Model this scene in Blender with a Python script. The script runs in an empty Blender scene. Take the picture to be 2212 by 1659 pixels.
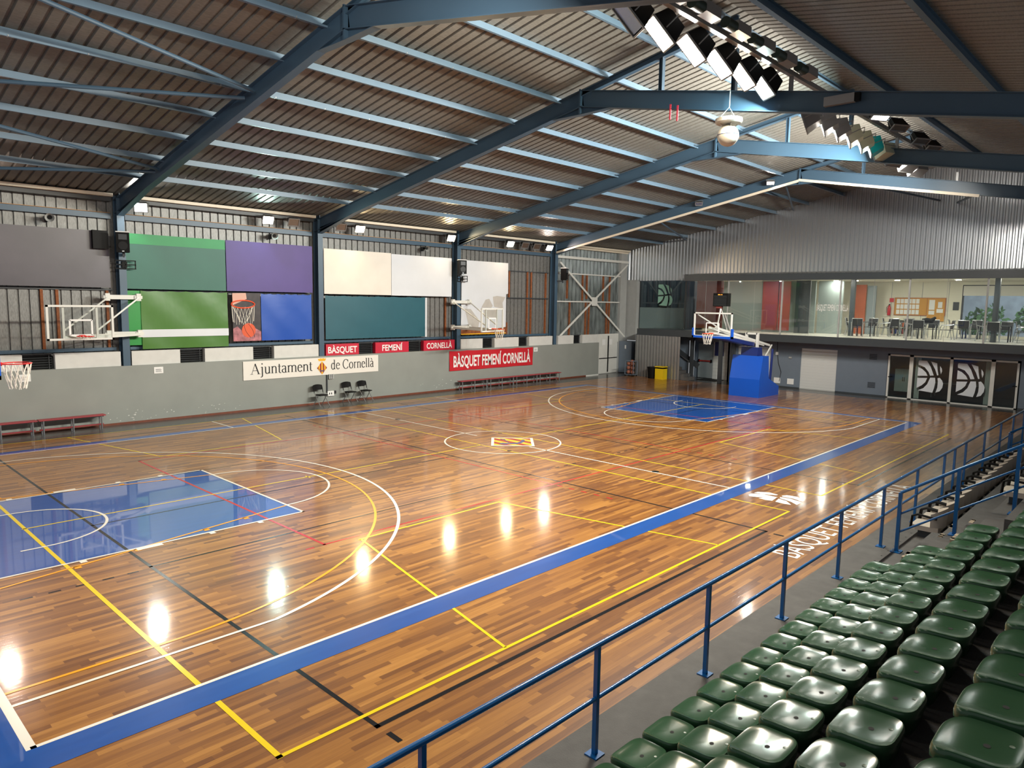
import bpy, math, random
from mathutils import Vector, Matrix, Quaternion
random.seed(7)
sc = bpy.context.scene
COL = sc.collection
PI = math.pi
# ------------------------------------------------------------------ camera, world, exposure
cd = bpy.data.cameras.new('camera'); cam = bpy.data.objects.new('camera', cd); COL.objects.link(cam)
cam.location = (-1.5296, -7.6708, 4.2864)
cam.rotation_euler = (1.45608, -0.016056, -0.806982)
cd.sensor_fit = 'HORIZONTAL'; cd.sensor_width = 36.0; cd.lens = 36.0 * 1548.76 / 2212.0
cd.clip_start = 0.05; cd.clip_end = 300
sc.camera = cam
sc.view_settings.view_transform = 'Standard'; sc.view_settings.look = 'None'
sc.view_settings.gamma = 1.0; sc.view_settings.use_curve_mapping = False
sc.view_settings.exposure = 0.0
world = bpy.data.worlds.new('world'); sc.world = world; world.use_nodes = True
world.node_tree.nodes['Background'].inputs[0].default_value = (0.93, 0.96, 1.0, 1)
world.node_tree.nodes['Background'].inputs[1].default_value = 0.4
sc.cycles.max_bounces = 7; sc.cycles.diffuse_bounces = 4; sc.cycles.glossy_bounces = 4
sc.cycles.transparent_max_bounces = 14
sc.cycles.use_denoising = True
sc.cycles.sample_clamp_indirect = 4.0
sc.cycles.caustics_reflective = False; sc.cycles.caustics_refractive = False
# ------------------------------------------------------------------ materials
def lin(c):
    def f(v):
        v /= 255.0
        return v / 12.92 if v <= 0.04045 else ((v + 0.055) / 1.055) ** 2.4
    return (f(c[0]), f(c[1]), f(c[2]), 1.0)
MATS = {}
def mat(name, rgb, rough=0.5, metal=0.0, var=0.0, vscale=3.0, emit=0.0, bump=0.0, bscale=40.0, stretch=None, spec=0.5, coat=0.0, ergb=None):
    m = bpy.data.materials.new(name); m.use_nodes = True
    nt = m.node_tree; b = nt.nodes['Principled BSDF']
    b.inputs['Base Color'].default_value = lin(rgb)
    b.inputs['Roughness'].default_value = rough; b.inputs['Metallic'].default_value = metal
    b.inputs['Specular IOR Level'].default_value = spec
    b.inputs['Coat Weight'].default_value = coat
    if emit > 0:
        b.inputs['Emission Color'].default_value = lin(ergb or rgb); b.inputs['Emission Strength'].default_value = emit
    if var > 0 or bump > 0:
        tc = nt.nodes.new('ShaderNodeTexCoord'); mp = nt.nodes.new('ShaderNodeMapping')
        nt.links.new(tc.outputs['Object'], mp.inputs['Vector'])
        if stretch: mp.inputs['Scale'].default_value = stretch
    if var > 0:
        n = nt.nodes.new('ShaderNodeTexNoise'); n.inputs['Scale'].default_value = vscale; n.inputs['Detail'].default_value = 5
        nt.links.new(mp.outputs[0], n.inputs['Vector'])
        r = nt.nodes.new('ShaderNodeMapRange'); r.inputs[1].default_value = 0.25; r.inputs[2].default_value = 0.75
        r.inputs[3].default_value = 1 - var; r.inputs[4].default_value = 1 + var
        nt.links.new(n.outputs[0], r.inputs[0])
        mx = nt.nodes.new('ShaderNodeVectorMath'); mx.operation = 'SCALE'
        mx.inputs[0].default_value = lin(rgb)[:3]
        nt.links.new(r.outputs[0], mx.inputs['Scale']); nt.links.new(mx.outputs[0], b.inputs['Base Color'])
    if bump > 0:
        n2 = nt.nodes.new('ShaderNodeTexNoise'); n2.inputs['Scale'].default_value = bscale; n2.inputs['Detail'].default_value = 3
        nt.links.new(mp.outputs[0], n2.inputs['Vector'])
        bp = nt.nodes.new('ShaderNodeBump'); bp.inputs['Strength'].default_value = bump; bp.inputs['Distance'].default_value = 0.02
        nt.links.new(n2.outputs[0], bp.inputs['Height']); nt.links.new(bp.outputs[0], b.inputs['Normal'])
    MATS[name] = m
    return m
def node(nt, typ, **kw):
    n = nt.nodes.new(typ)
    for k, v in kw.items(): setattr(n, k, v)
    return n
def math_node(nt, op, a, b=None):
    n = nt.nodes.new('ShaderNodeMath'); n.operation = op
    for i, v in enumerate((a, b)):
        if v is None: continue
        if isinstance(v, (int, float)): n.inputs[i].default_value = v
        else: nt.links.new(v, n.inputs[i])
    return n.outputs[0]
def wood_floor():
    m = bpy.data.materials.new('varnished strip floor'); m.use_nodes = True
    nt = m.node_tree; b = nt.nodes['Principled BSDF']; L = nt.links.new
    tc = node(nt, 'ShaderNodeTexCoord'); sp = node(nt, 'ShaderNodeSeparateXYZ'); L(tc.outputs['Object'], sp.inputs[0])
    W, LN = 0.074, 0.92
    v = math_node(nt, 'DIVIDE', sp.outputs[1], W); row = math_node(nt, 'FLOOR', v); fv = math_node(nt, 'FRACT', v)
    wn = node(nt, 'ShaderNodeTexWhiteNoise', noise_dimensions='1D'); L(row, wn.inputs['W'])
    u = math_node(nt, 'ADD', math_node(nt, 'DIVIDE', sp.outputs[0], LN), math_node(nt, 'MULTIPLY', wn.outputs[0], 7.3))
    colm = math_node(nt, 'FLOOR', u); fu = math_node(nt, 'FRACT', u)
    cb = node(nt, 'ShaderNodeCombineXYZ'); L(row, cb.inputs[0]); L(colm, cb.inputs[1])
    w2 = node(nt, 'ShaderNodeTexWhiteNoise', noise_dimensions='2D'); L(cb.outputs[0], w2.inputs['Vector'])
    # grain
    mp = node(nt, 'ShaderNodeMapping'); mp.inputs['Scale'].default_value = (1.6, 28, 1); L(tc.outputs['Object'], mp.inputs['Vector'])
    ofs = node(nt, 'ShaderNodeVectorMath', operation='MULTIPLY_ADD')
    L(w2.outputs['Color'], ofs.inputs[0]); ofs.inputs[1].default_value = (9, 9, 0); L(mp.outputs[0], ofs.inputs[2])
    gn = node(nt, 'ShaderNodeTexNoise'); gn.inputs['Scale'].default_value = 1.5; gn.inputs['Detail'].default_value = 6; gn.inputs['Distortion'].default_value = 0.7
    L(ofs.outputs[0], gn.inputs['Vector'])
    t = math_node(nt, 'ADD', math_node(nt, 'MULTIPLY', w2.outputs[0], 0.62), math_node(nt, 'MULTIPLY', gn.outputs[0], 0.42))
    cr = node(nt, 'ShaderNodeValToRGB'); L(t, cr.inputs[0]); e = cr.color_ramp.elements
    e[0].position = 0.08; e[0].color = lin((88, 48, 22)); e[1].position = 0.95; e[1].color = lin((186, 132, 66))
    for p_, c_ in ((0.3, (116, 70, 30)), (0.55, (142, 92, 40)), (0.75, (160, 108, 48))):
        q = e.new(p_); q.color = lin(c_)
    gap = math_node(nt, 'MINIMUM', math_node(nt, 'MINIMUM', fv, math_node(nt, 'SUBTRACT', 1.0, fv)),
                    math_node(nt, 'MULTIPLY', math_node(nt, 'MINIMUM', fu, math_node(nt, 'SUBTRACT', 1.0, fu)), LN / W))
    g2 = node(nt, 'ShaderNodeMapRange'); L(gap, g2.inputs[0]); g2.inputs[1].default_value = 0.0; g2.inputs[2].default_value = 0.03; g2.inputs[3].default_value = 0.62; g2.inputs[4].default_value = 1.0
    sc_ = node(nt, 'ShaderNodeVectorMath', operation='SCALE'); L(cr.outputs[0], sc_.inputs[0]); L(g2.outputs[0], sc_.inputs['Scale'])
    L(sc_.outputs[0], b.inputs['Base Color'])
    b.inputs['Roughness'].default_value = 0.36; b.inputs['Specular IOR Level'].default_value = 0.5; b.inputs['Coat Weight'].default_value = 0.6; b.inputs['Coat Roughness'].default_value = 0.1; L_coat = True
    n3 = node(nt, 'ShaderNodeTexNoise'); n3.inputs['Scale'].default_value = 1.0; n3.inputs['Detail'].default_value = 2
    mp3 = node(nt, 'ShaderNodeMapping'); mp3.inputs['Scale'].default_value = (2.2, 9, 1); L(tc.outputs['Object'], mp3.inputs['Vector']); L(mp3.outputs[0], n3.inputs['Vector'])
    hh = math_node(nt, 'ADD', math_node(nt, 'MULTIPLY', n3.outputs[0], 0.35), math_node(nt, 'MULTIPLY', g2.outputs[0], 0.10))
    bp = node(nt, 'ShaderNodeBump'); bp.inputs['Strength'].default_value = 0.10; bp.inputs['Distance'].default_value = 0.012
    L(hh, bp.inputs['Height']); L(bp.outputs[0], b.inputs['Normal']); L(bp.outputs[0], b.inputs['Coat Normal'])
    return m
def glass_mat(name, tint=(0.86, 0.93, 0.90), refl=1.0, ior=1.5):
    m = bpy.data.materials.new(name); m.use_nodes = True
    nt = m.node_tree; nt.nodes.clear(); L = nt.links.new
    out = node(nt, 'ShaderNodeOutputMaterial'); mix = node(nt, 'ShaderNodeMixShader')
    tr = node(nt, 'ShaderNodeBsdfTransparent'); tr.inputs[0].default_value = (*tint, 1)
    gl = node(nt, 'ShaderNodeBsdfGlossy'); gl.inputs['Roughness'].default_value = 0.01
    fr = node(nt, 'ShaderNodeFresnel'); fr.inputs[0].default_value = ior
    f2 = math_node(nt, 'MULTIPLY', fr.outputs[0], refl)
    L(f2, mix.inputs[0]); L(tr.outputs[0], mix.inputs[1]); L(gl.outputs[0], mix.inputs[2]); L(mix.outputs[0], out.inputs[0])
    MATS[name] = m
    return m
M = MATS
MATS['wood'] = wood_floor()
mat('frame_blue', (64, 88, 108), 0.42, var=0.06, vscale=0.8); mat('purlin_blue_lit', (98, 122, 142), 0.4, var=0.05)  # purlins: same paint as the frames, lightened for the light they catch
mat('roof_sheet', (122, 120, 114), 0.5, metal=0.2, var=0.2, vscale=9, stretch=(1, 4, 1))
mat('wall_sheet', (124, 124, 122), 0.45, metal=0.3, var=0.4, vscale=14, stretch=(6, 1, 0.7))
mat('wall_sheet_bright', (150, 158, 158), 0.3, metal=0.6, var=0.55, vscale=2.2, stretch=(2.5, 1, 0.6))
mat('gable_sheet', (206, 209, 212), 0.28, metal=0.88, bump=0.1, bscale=3.0, stretch=(1, 1, 0.35))
mat('panel_sheet', (165, 166, 165), 0.33, metal=0.6, var=0.06)
mat('low_wall', (142, 146, 141), 0.62, var=0.06, vscale=1.3, bump=0.05, bscale=60)
mat('white_block', (212, 212, 208), 0.7, var=0.05, vscale=4, bump=0.1, bscale=60)
mat('dark_strip', (70, 68, 66), 0.22, var=0.08, vscale=3)
mat('skirting', (112, 58, 38), 0.55, var=0.2, vscale=6)
mat('blue_paint', (14, 76, 156), 0.36, coat=0.75, var=0.08, vscale=1.2, stretch=(1, 6, 1))
mat('line_white', (232, 226, 214), 0.25); mat('line_black', (22, 24, 30), 0.22); mat('line_yellow', (226, 196, 30), 0.25)
mat('line_orange', (238, 160, 32), 0.25); mat('line_red', (178, 40, 42), 0.25)
mat('cream', (226, 216, 196), 0.5); mat('tan_wood', (176, 132, 88), 0.6)
mat('rust', (138, 80, 44), 0.8, var=0.35, vscale=8); mat('white_paint', (222, 222, 216), 0.45, var=0.04)
mat('grey_paint', (170, 172, 170), 0.55, var=0.06); mat('end_wall', (112, 124, 138), 0.6, var=0.04)
mat('fascia', (62, 68, 72), 0.35, var=0.05); mat('dark_steel', (58, 62, 66), 0.45); mat('black', (10, 10, 11), 0.6, spec=0.2); mat('black_gloss', (12, 12, 13), 0.4, spec=0.3)
mat('board_grey', (78, 74, 82), 0.38, var=0.12, vscale=1.2, bump=0.05, bscale=5); mat('board_green', (38, 98, 84), 0.5, var=0.09, vscale=0.9)
mat('board_green2', (36, 142, 82), 0.5, var=0.04); mat('board_purple', (76, 56, 128), 0.5, var=0.1, vscale=1.1)
mat('tarp_green', (70, 118, 42), 0.33, var=0.05, bump=0.8, bscale=1.3, stretch=(1, 1, 0.6)); mat('tarp_green2', (24, 140, 54), 0.4)
mat('tarp_blue', (8, 74, 172), 0.35, bump=0.35, bscale=1.5); mat('tarp_teal', (32, 88, 102), 0.45, var=0.04, bump=0.15, bscale=1.4)
mat('board_cream', (226, 220, 210), 0.55, var=0.05, vscale=1.5); mat('board_white', (216, 220, 226), 0.5, var=0.04, vscale=1.2); mat('paper_grey', (188, 184, 178), 0.7, var=0.08, vscale=3)
mat('banner_white', (232, 228, 220), 0.5, bump=0.1, bscale=1.5); mat('banner_red', (196, 34, 46), 0.42, bump=0.5, bscale=1.6, stretch=(1, 1, 0.5)); mat('sign_red', (196, 30, 58), 0.45)
mat('ink', (18, 16, 20), 0.6); mat('text_white', (242, 240, 238), 0.5)
mat('gold', (236, 178, 36), 0.5); mat('blood', (150, 36, 28), 0.5); mat('crest_blue', (62, 72, 116), 0.5)
mat('maroon', (128, 56, 52), 0.5, var=0.05); mat('poster_dark', (44, 34, 38), 0.5, var=0.7, vscale=5); mat('poster_pink', (168, 106, 112), 0.6, var=0.6, vscale=6)
mat('skin_pink', (214, 168, 150), 0.6); mat('ball_orange', (220, 92, 54), 0.6, bump=0.2, bscale=200); mat('ball_brown', (150, 92, 72), 0.6, var=0.25, vscale=14)
mat('rim_orange', (226, 78, 34), 0.4); mat('rim_red', (214, 40, 38), 0.35); mat('net', (232, 226, 214), 0.8)
mat('rail_blue', (0, 92, 158), 0.28, var=0.06, vscale=7, coat=0.3); mat('seat_green', (48, 82, 56), 0.2, var=0.05, vscale=4, spec=0.35)
mat('seat_cap', (118, 134, 116), 0.4); mat('hole', (6, 7, 6), 0.8)
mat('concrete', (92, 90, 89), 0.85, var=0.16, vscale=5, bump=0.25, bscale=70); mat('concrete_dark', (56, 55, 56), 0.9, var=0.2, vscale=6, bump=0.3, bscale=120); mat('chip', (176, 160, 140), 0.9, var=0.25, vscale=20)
mat('chair_shell', (200, 190, 178), 0.45, var=0.05); mat('alu', (196, 198, 200), 0.28, metal=0.85); mat('steel', (150, 152, 155), 0.35, metal=0.7)
mat('bench_red', (158, 56, 64), 0.5); mat('pad_blue', (10, 84, 196), 0.3, bump=0.2, bscale=3); mat('pad_navy', (22, 42, 110), 0.35)
mat('lamp_grey', (150, 150, 150), 0.4, metal=0.5); mat('lamp_black', (16, 16, 17), 0.6, spec=0.25); mat('lamp_green', (22, 44, 38), 0.5); mat('reflector', (200, 202, 204), 0.2, metal=0.9)
mat('hood_spill_cream', (226, 228, 200), 0.35, metal=0.3); mat('hood_spill_cyan', (24, 176, 186), 0.4); mat('sphere_white', (205, 203, 194), 0.35)  # cream and cyan hoods: neighbouring lamps' light put into the silver's colour
mat('lens_off', (170, 172, 174), 0.25, metal=0.9)
LAMP = 340.0; RIDGE = 620.0
mat('lamp_white', (255, 255, 255), 0.4, emit=LAMP, ergb=(255, 250, 240)); mat('lamp_cool', (240, 255, 252), 0.4, emit=LAMP, ergb=(214, 255, 244))
mat('lamp_warm', (255, 240, 205), 0.4, emit=LAMP, ergb=(255, 224, 172)); mat('lamp_pink', (255, 240, 235), 0.4, emit=LAMP, ergb=(255, 228, 210))
mat('ridge_white', (255, 255, 255), 0.4, emit=RIDGE, ergb=(255, 248, 236)); mat('ridge_cool', (240, 255, 252), 0.4, emit=RIDGE, ergb=(226, 252, 248)); mat('ridge_warm', (255, 240, 205), 0.4, emit=RIDGE, ergb=(255, 234, 200))
mat('dim_lens', (250, 255, 252), 0.4, emit=30); mat('downlight', (255, 255, 250), 0.4, emit=300, ergb=(255, 250, 238)); mat('led_orange', (255, 170, 60), 0.4, emit=3); mat('led_green', (40, 200, 120), 0.4, emit=1.2)
mat('room_wall', (232, 228, 210), 0.7); mat('room_floor', (214, 210, 198), 0.3, var=0.03); mat('room_ceiling', (226, 222, 206), 0.7)
mat('partition', (140, 150, 148), 0.5); mat('cork', (206, 150, 70), 0.8, var=0.08, vscale=30); mat('orange_wood', (172, 88, 52), 0.5, var=0.08, vscale=3)
mat('extinguisher', (200, 26, 40), 0.3); mat('paper', (238, 238, 236), 0.7); mat('mesh_black', (24, 24, 26), 0.6); mat('yellow_bin', (238, 206, 20), 0.45)
mat('sign_green', (20, 150, 96), 0.5, emit=0.4); mat('leaf', (74, 110, 56), 0.7, var=0.5, vscale=5); mat('street_wall', (170, 176, 190), 0.7, var=0.2, vscale=2); mat('carpet', (52, 56, 60), 0.9)
mat('tile', (214, 218, 216), 0.3); mat('door_grey', (132, 142, 146), 0.5); mat('shutter_white', (214, 216, 214), 0.45); mat('cupboard', (190, 196, 194), 0.5)
mat('sticker_white', (226, 232, 238), 0.5); mat('sticker_green', (150, 196, 176), 0.5); mat('ribbon', (230, 60, 80), 0.6); mat('blind', (226, 224, 214), 0.8)
glass_mat('glass', (0.94, 0.97, 0.955)); glass_mat('glass_dark', (0.72, 0.78, 0.76), 1.0); glass_mat('acrylic', (0.93, 0.95, 0.94), 0.5)
mat('frost', (150, 172, 170), 0.6)
# frosted film: half clear
_nt = M['frost'].node_tree; _b = _nt.nodes['Principled BSDF']; _b.inputs['Alpha'].default_value = 0.38
# ------------------------------------------------------------------ mesh helpers
WLOC = {}
def V(*a): return Vector(a)
class MB:
    def __init__(s): s.v = []; s.f = []
    def quadstrip(s, A, B, closed=True):
        pass
    def add(s, vs, fs):
        o = len(s.v); s.v += [tuple(p) for p in vs]; s.f += [tuple(i + o for i in f) for f in fs]; return s
    def box(s, x0, x1, y0, y1, z0, z1):
        vs = [(x, y, z) for x in (x0, x1) for y in (y0, y1) for z in (z0, z1)]
        return s.add(vs, [(0, 1, 3, 2), (4, 6, 7, 5), (0, 4, 5, 1), (2, 3, 7, 6), (0, 2, 6, 4), (1, 5, 7, 3)])
    def bar(s, p, q, w, h, up=(0, 0, 1)):
        p = Vector(p); q = Vector(q); d = (q - p).normalized(); up = Vector(up)
        a = d.cross(up)
        if a.length < 1e-5: a = d.cross(Vector((0, 1, 0)))
        a.normalize(); b = a.cross(d).normalized()
        vs = []
        for e in (p, q):
            for i, j in ((-1, -1), (1, -1), (1, 1), (-1, 1)): vs.append(e + a * (i * w / 2) + b * (j * h / 2))
        return s.add(vs, [(3, 2, 1, 0), (4, 5, 6, 7), (0, 1, 5, 4), (1, 2, 6, 5), (2, 3, 7, 6), (3, 0, 4, 7)])
    def tube(s, pts, r, n=8, cap=True, closed=False):
        pts = [Vector(p) for p in pts]; k = len(pts); rs = r if isinstance(r, (list, tuple)) else [r] * k
        prev = None; rings = []
        for i, p in enumerate(pts):
            if closed: d = pts[(i + 1) % k] - pts[i - 1]
            else: d = pts[min(i + 1, k - 1)] - pts[max(i - 1, 0)]
            d.normalize()
            if prev is None:
                a = d.orthogonal().normalized()
            else:
                a = prev - d * prev.dot(d)
                a = a.normalized() if a.length > 1e-6 else d.orthogonal().normalized()
            prev = a; b = d.cross(a)
            rings.append([p + (a * math.cos(2 * PI * j / n) + b * math.sin(2 * PI * j / n)) * rs[i] for j in range(n)])
        vs = [q for R_ in rings for q in R_]; fs = []
        for i in range(k if closed else k - 1):
            i2 = (i + 1) % k
            for j in range(n): fs.append((i * n + j, i * n + (j + 1) % n, i2 * n + (j + 1) % n, i2 * n + j))
        if cap and not closed: fs += [tuple(reversed(range(n))), tuple(range((k - 1) * n, k * n))]
        return s.add(vs, fs)
    def lathe(s, prof, c=(0, 0, 0), n=24):
        vs = []; fs = []
        for r, z in prof:
            for j in range(n): vs.append((c[0] + r * math.cos(2 * PI * j / n), c[1] + r * math.sin(2 * PI * j / n), c[2] + z))
        for i in range(len(prof) - 1):
            for j in range(n): fs.append((i * n + j, i * n + (j + 1) % n, (i + 1) * n + (j + 1) % n, (i + 1) * n + j))
        fs += [tuple(reversed(range(n))), tuple(range((len(prof) - 1) * n, len(prof) * n))]
        return s.add(vs, fs)
    def sphere(s, c, r, n=18, m=10):
        prof = [(max(1e-4, r * math.sin(PI * i / m)), -r * math.cos(PI * i / m)) for i in range(m + 1)]
        return s.lathe(prof, c, n)
    def prism(s, poly, axis, a, b):
        """poly: 2-D points; axis x: (y,z) swept in x; y: (x,z) in y; z: (x,y) in z"""
        mk = {'x': lambda p, t: (t, p[0], p[1]), 'y': lambda p, t: (p[0], t, p[1]), 'z': lambda p, t: (p[0], p[1], t)}[axis]
        n = len(poly); vs = [mk(p, a) for p in poly] + [mk(p, b) for p in poly]
        return s.add(vs, [tuple(range(n))[::-1], tuple(range(n, 2 * n))] + [(i, (i + 1) % n, n + (i + 1) % n, n + i) for i in range(n)])
    def poly(s, pts): return s.add(pts, [tuple(range(len(pts)))])
    def build(s, name, m, parent=None, smooth=False, label=None):
        me = bpy.data.meshes.new(name)
        off = WLOC.get(parent.name, Vector((0, 0, 0))) if parent else Vector((0, 0, 0))
        me.from_pydata([(p[0] - off.x, p[1] - off.y, p[2] - off.z) for p in s.v], [], s.f); me.validate()
        import bmesh
        bm = bmesh.new(); bm.from_mesh(me); bmesh.ops.recalc_face_normals(bm, faces=bm.faces); bm.to_mesh(me); bm.free()
        if smooth:
            me.polygons.foreach_set('use_smooth', [True] * len(me.polygons))
            try: me.set_sharp_from_angle(angle=math.radians(40))
            except Exception: pass
        me.materials.append(MATS[m])
        o = bpy.data.objects.new(name, me); COL.objects.link(o)
        if parent: o.parent = parent
        WLOC[o.name] = off.copy()
        if label: o['label'] = label
        return o
def tag(o, label, cat, group=None):
    o['label'] = label; o['category'] = cat
    if group: o['group'] = group
    return o
def thing(name, label, cat, loc=(0, 0, 0), group=None):
    o = bpy.data.objects.new(name, None); COL.objects.link(o); o.location = loc; o.empty_display_size = 0.1
    WLOC[o.name] = Vector(loc)
    return tag(o, label, cat, group)
def struct(o):
    o['kind'] = 'structure'; return o
def copy_tree(src, loc, rot=None, label=None, group=None, parent=None):
    c = src.copy(); COL.objects.link(c); WLOC[c.name] = Vector(loc)
    if parent is None:
        c.location = loc
        if rot is not None: c.rotation_euler = rot
        if label: c['label'] = label
        if group: c['group'] = group
    else: c.parent = parent
    for ch in list(src.children): copy_tree(ch, loc, parent=c)
    return c
def text_mesh(txt, cap_h, width, to3d, name, m, parent, bold=0.0):
    """lettering cap_h high and width wide; to3d maps (u,v) with the baseline at v=0 to the place"""
    def mk(t):
        cu = bpy.data.curves.new('t', 'FONT'); cu.body = t; cu.size = 1.0; cu.offset = bold; cu.resolution_u = 3; cu.fill_mode = 'FRONT' if False else 'BOTH'
        ob = bpy.data.objects.new('t', cu); COL.objects.link(ob)
        dg = bpy.context.evaluated_depsgraph_get(); me = bpy.data.meshes.new_from_object(ob.evaluated_get(dg))
        bpy.data.objects.remove(ob); bpy.data.curves.remove(cu); return me
    h = mk('H'); ys = [v.co.y for v in h.vertices]; cap = max(ys)
    me = mk(txt); xs = [v.co.x for v in me.vertices]; x0, x1 = min(xs), max(xs)
    b = MB(); b.v = [tuple(to3d((v.co.x - x0) / (x1 - x0) * width, v.co.y / cap * cap_h)) for v in me.vertices]
    b.f = [tuple(p.vertices) for p in me.polygons]
    bpy.data.meshes.remove(me); bpy.data.meshes.remove(h)
    return b.build(name, m, parent)
ORD = ['first', 'second', 'third', 'fourth', 'fifth', 'sixth', 'seventh', 'eighth', 'ninth', 'tenth', 'eleventh', 'twelfth', 'thirteenth', 'fourteenth', 'fifteenth', 'sixteenth', 'seventeenth', 'eighteenth', 'nineteenth', 'twentieth']
# ------------------------------------------------------------------ FLOOR and its markings
floor = struct(MB().add([(-6, -4, 0), (34.35, -4, 0), (34.35, 16.7, 0), (-6, 16.7, 0)], [(0, 1, 2, 3)]).build('floor', 'wood'))
edge = MB()
edge.add([(-6, 16.7, 0), (32.85, 16.7, 0), (32.85, 18.05, 0), (-6, 18.05, 0)], [(0, 1, 2, 3)])
edge.add([(32.85, 16.7, 0), (36.6, 16.7, 0), (36.6, 18.6, 0), (32.85, 18.6, 0)], [(0, 1, 2, 3)])
edge.add([(34.35, -9, 0), (37.6, -9, 0), (37.6, 16.7, 0), (34.35, 16.7, 0)], [(0, 1, 2, 3)])
edge.build('edge_strip', 'dark_strip', floor, label='dark grey edge strip')
class Lines(MB):
    lv = 0.0
    def seg(s, p, q, w):
        p = Vector((*p, s.lv)); q = Vector((*q, s.lv)); d = (q - p).normalized(); n = Vector((-d.y, d.x, 0)) * (w / 2)
        return s.add([p - n, q - n, q + n, p + n], [(0, 1, 2, 3)])
    def rect(s, x0, x1, y0, y1): return s.add([(x0, y0, s.lv), (x1, y0, s.lv), (x1, y1, s.lv), (x0, y1, s.lv)], [(0, 1, 2, 3)])
    def arc(s, c, r, a0, a1, w, n=48):
        vs = []; fs = []
        for i in range(n + 1):
            a = a0 + (a1 - a0) * i / n
            for rr in (r - w, r): vs.append((c[0] + rr * math.cos(a), c[1] + rr * math.sin(a), s.lv))
        for i in range(n): fs.append((2 * i, 2 * i + 1, 2 * i + 3, 2 * i + 2))
        return s.add(vs, fs)
def LN(lv): l = Lines(); l.lv = lv; return l
# black
l = LN(0.0012)
for x in (2.49, 11.48, 16.55, 25.5): l.seg((x, -2.06), (x, 16.2), 0.055)
for a, b in ((2.46, 11.5), (16.53, 25.5)):
    for y, w in ((-2.035, 0.06), (4.04, 0.045), (6.94, 0.045), (9.88, 0.045), (15.9, 0.05)): l.seg((a, y), (b, y), w)
for x in (0.79, 1.14, 1.49, 1.85, 2.2, 12.24, 12.58, 12.93, 13.28, 14.98, 15.32, 15.66, 16.0, 16.34):
    for y in (3.97, ) if x < 3 else (4.11, 9.9): l.rect(x - 0.08, x + 0.08, y - 0.022, y + 0.022)
for x, y in ((2.5, -2.3), (11.43, -2.3), (16.6, -2.3)): l.rect(x - 0.03, x + 0.03, y - 0.1, y + 0.1)
l.build('black_court_lines', 'line_black', floor)
# red volleyball court
l = LN(0.0018)
l.seg((5.03, 3.03), (5.03, 11.98), 0.055); l.seg((23.0, 3.03), (23.0, 11.98), 0.05)
l.seg((5.0, 3.07), (23.0, 3.0), 0.05); l.seg((5.0, 11.96), (23.0, 11.96), 0.05)
for x in (11.17, 17.05):
    l.seg((x, 3.07), (x, 11.96), 0.045)
    for i in range(5):
        for sgn, y0 in ((-1, 2.85), (1, 12.2)): y = y0 + sgn * 0.36 * i; l.rect(x - 0.025, x + 0.025, y - 0.08, y + 0.08)
l.rect(4.66, 4.82, 3.03, 3.08)
l.build('red_court_lines', 'line_red', floor)
# yellow
l = LN(0.0024)
l.seg((1.55, -1.82), (1.55, 16.7), 0.06)
for a, b in ((1.52, 13.13), (14.9, 26.35)):
    l.seg((a, -1.79), (b, -1.79), 0.05); l.seg((a, 16.66), (b, 16.66), 0.04)
l.seg((1.5, 7.55), (13.13, 7.55), 0.045); l.seg((15.1, 7.55), (26.46, 7.55), 0.045)
l.seg((13.12, -1.8), (13.13, 16.66), 0.045); l.seg((14.9, -1.8), (15.12, 16.66), 0.045); l.seg((26.35, -1.8), (26.4, 16.66), 0.045)
for ox in (0, 13.35):
    for sgn, yb, yt in ((1, -1.78, 2.87), (-1, 16.66, 12.17)):
        l.seg((4.6 + ox, yb), (5.65 + ox, yt), 0.045); l.seg((5.6 + ox, yt), (9.2 + ox, yt), 0.045); l.seg((9.16 + ox, yt), (10.08 + ox, yb), 0.045)
l.seg((7.34, 7.43), (7.34, 7.67), 0.04); l.seg((20.6, 7.43), (20.6, 7.67), 0.04)
l.build('yellow_court_lines', 'line_yellow', floor)
# blue key areas and blue surround
for x0, x1 in ((0, 5.75), (22.25, 28)):
    l = LN(0.0006); l.rect(x0, x1, 5.06, 9.94); l.build('key_area', 'blue_paint', floor)
l = LN(0.0030)
l.rect(-3.0, 28.34, -0.47, -0.05); l.rect(-0.45, 28.34, 15.05, 15.42); l.rect(-3.0, -0.05, -0.05, 0.9); l.rect(-0.45, -0.05, 0.9, 15.05); l.rect(28.05, 28.34, -0.05, 15.05)
l.build('boundary_band', 'blue_paint', floor)
# orange old basketball lines
l = LN(0.0036)
for s_, bx in ((1, 0), (-1, 28)):
    cx = bx + s_ * 1.6
    a0, a1 = (-PI / 2, PI / 2) if s_ > 0 else (PI / 2, 3 * PI / 2)
    l.arc((cx, 7.5), 6.27, a0, a1, 0.05, 64)
    for y in (1.255, 13.745): l.seg((bx, y), (cx, y), 0.05)
    for sg in (-1, 1):
        l.seg((bx, 7.5 + sg * 3.0), (bx + s_ * 5.78, 7.5 + sg * 1.79), 0.05)
        for d in (1.66, 2.62, 3.9, 4.75): y = 7.5 + sg * (3.0 - 0.21 * d); l.rect(bx + s_ * d - 0.05, bx + s_ * d + 0.05, min(y, y + sg * 0.12), max(y, y + sg * 0.12))
l.build('orange_court_lines', 'line_orange', floor)
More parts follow.
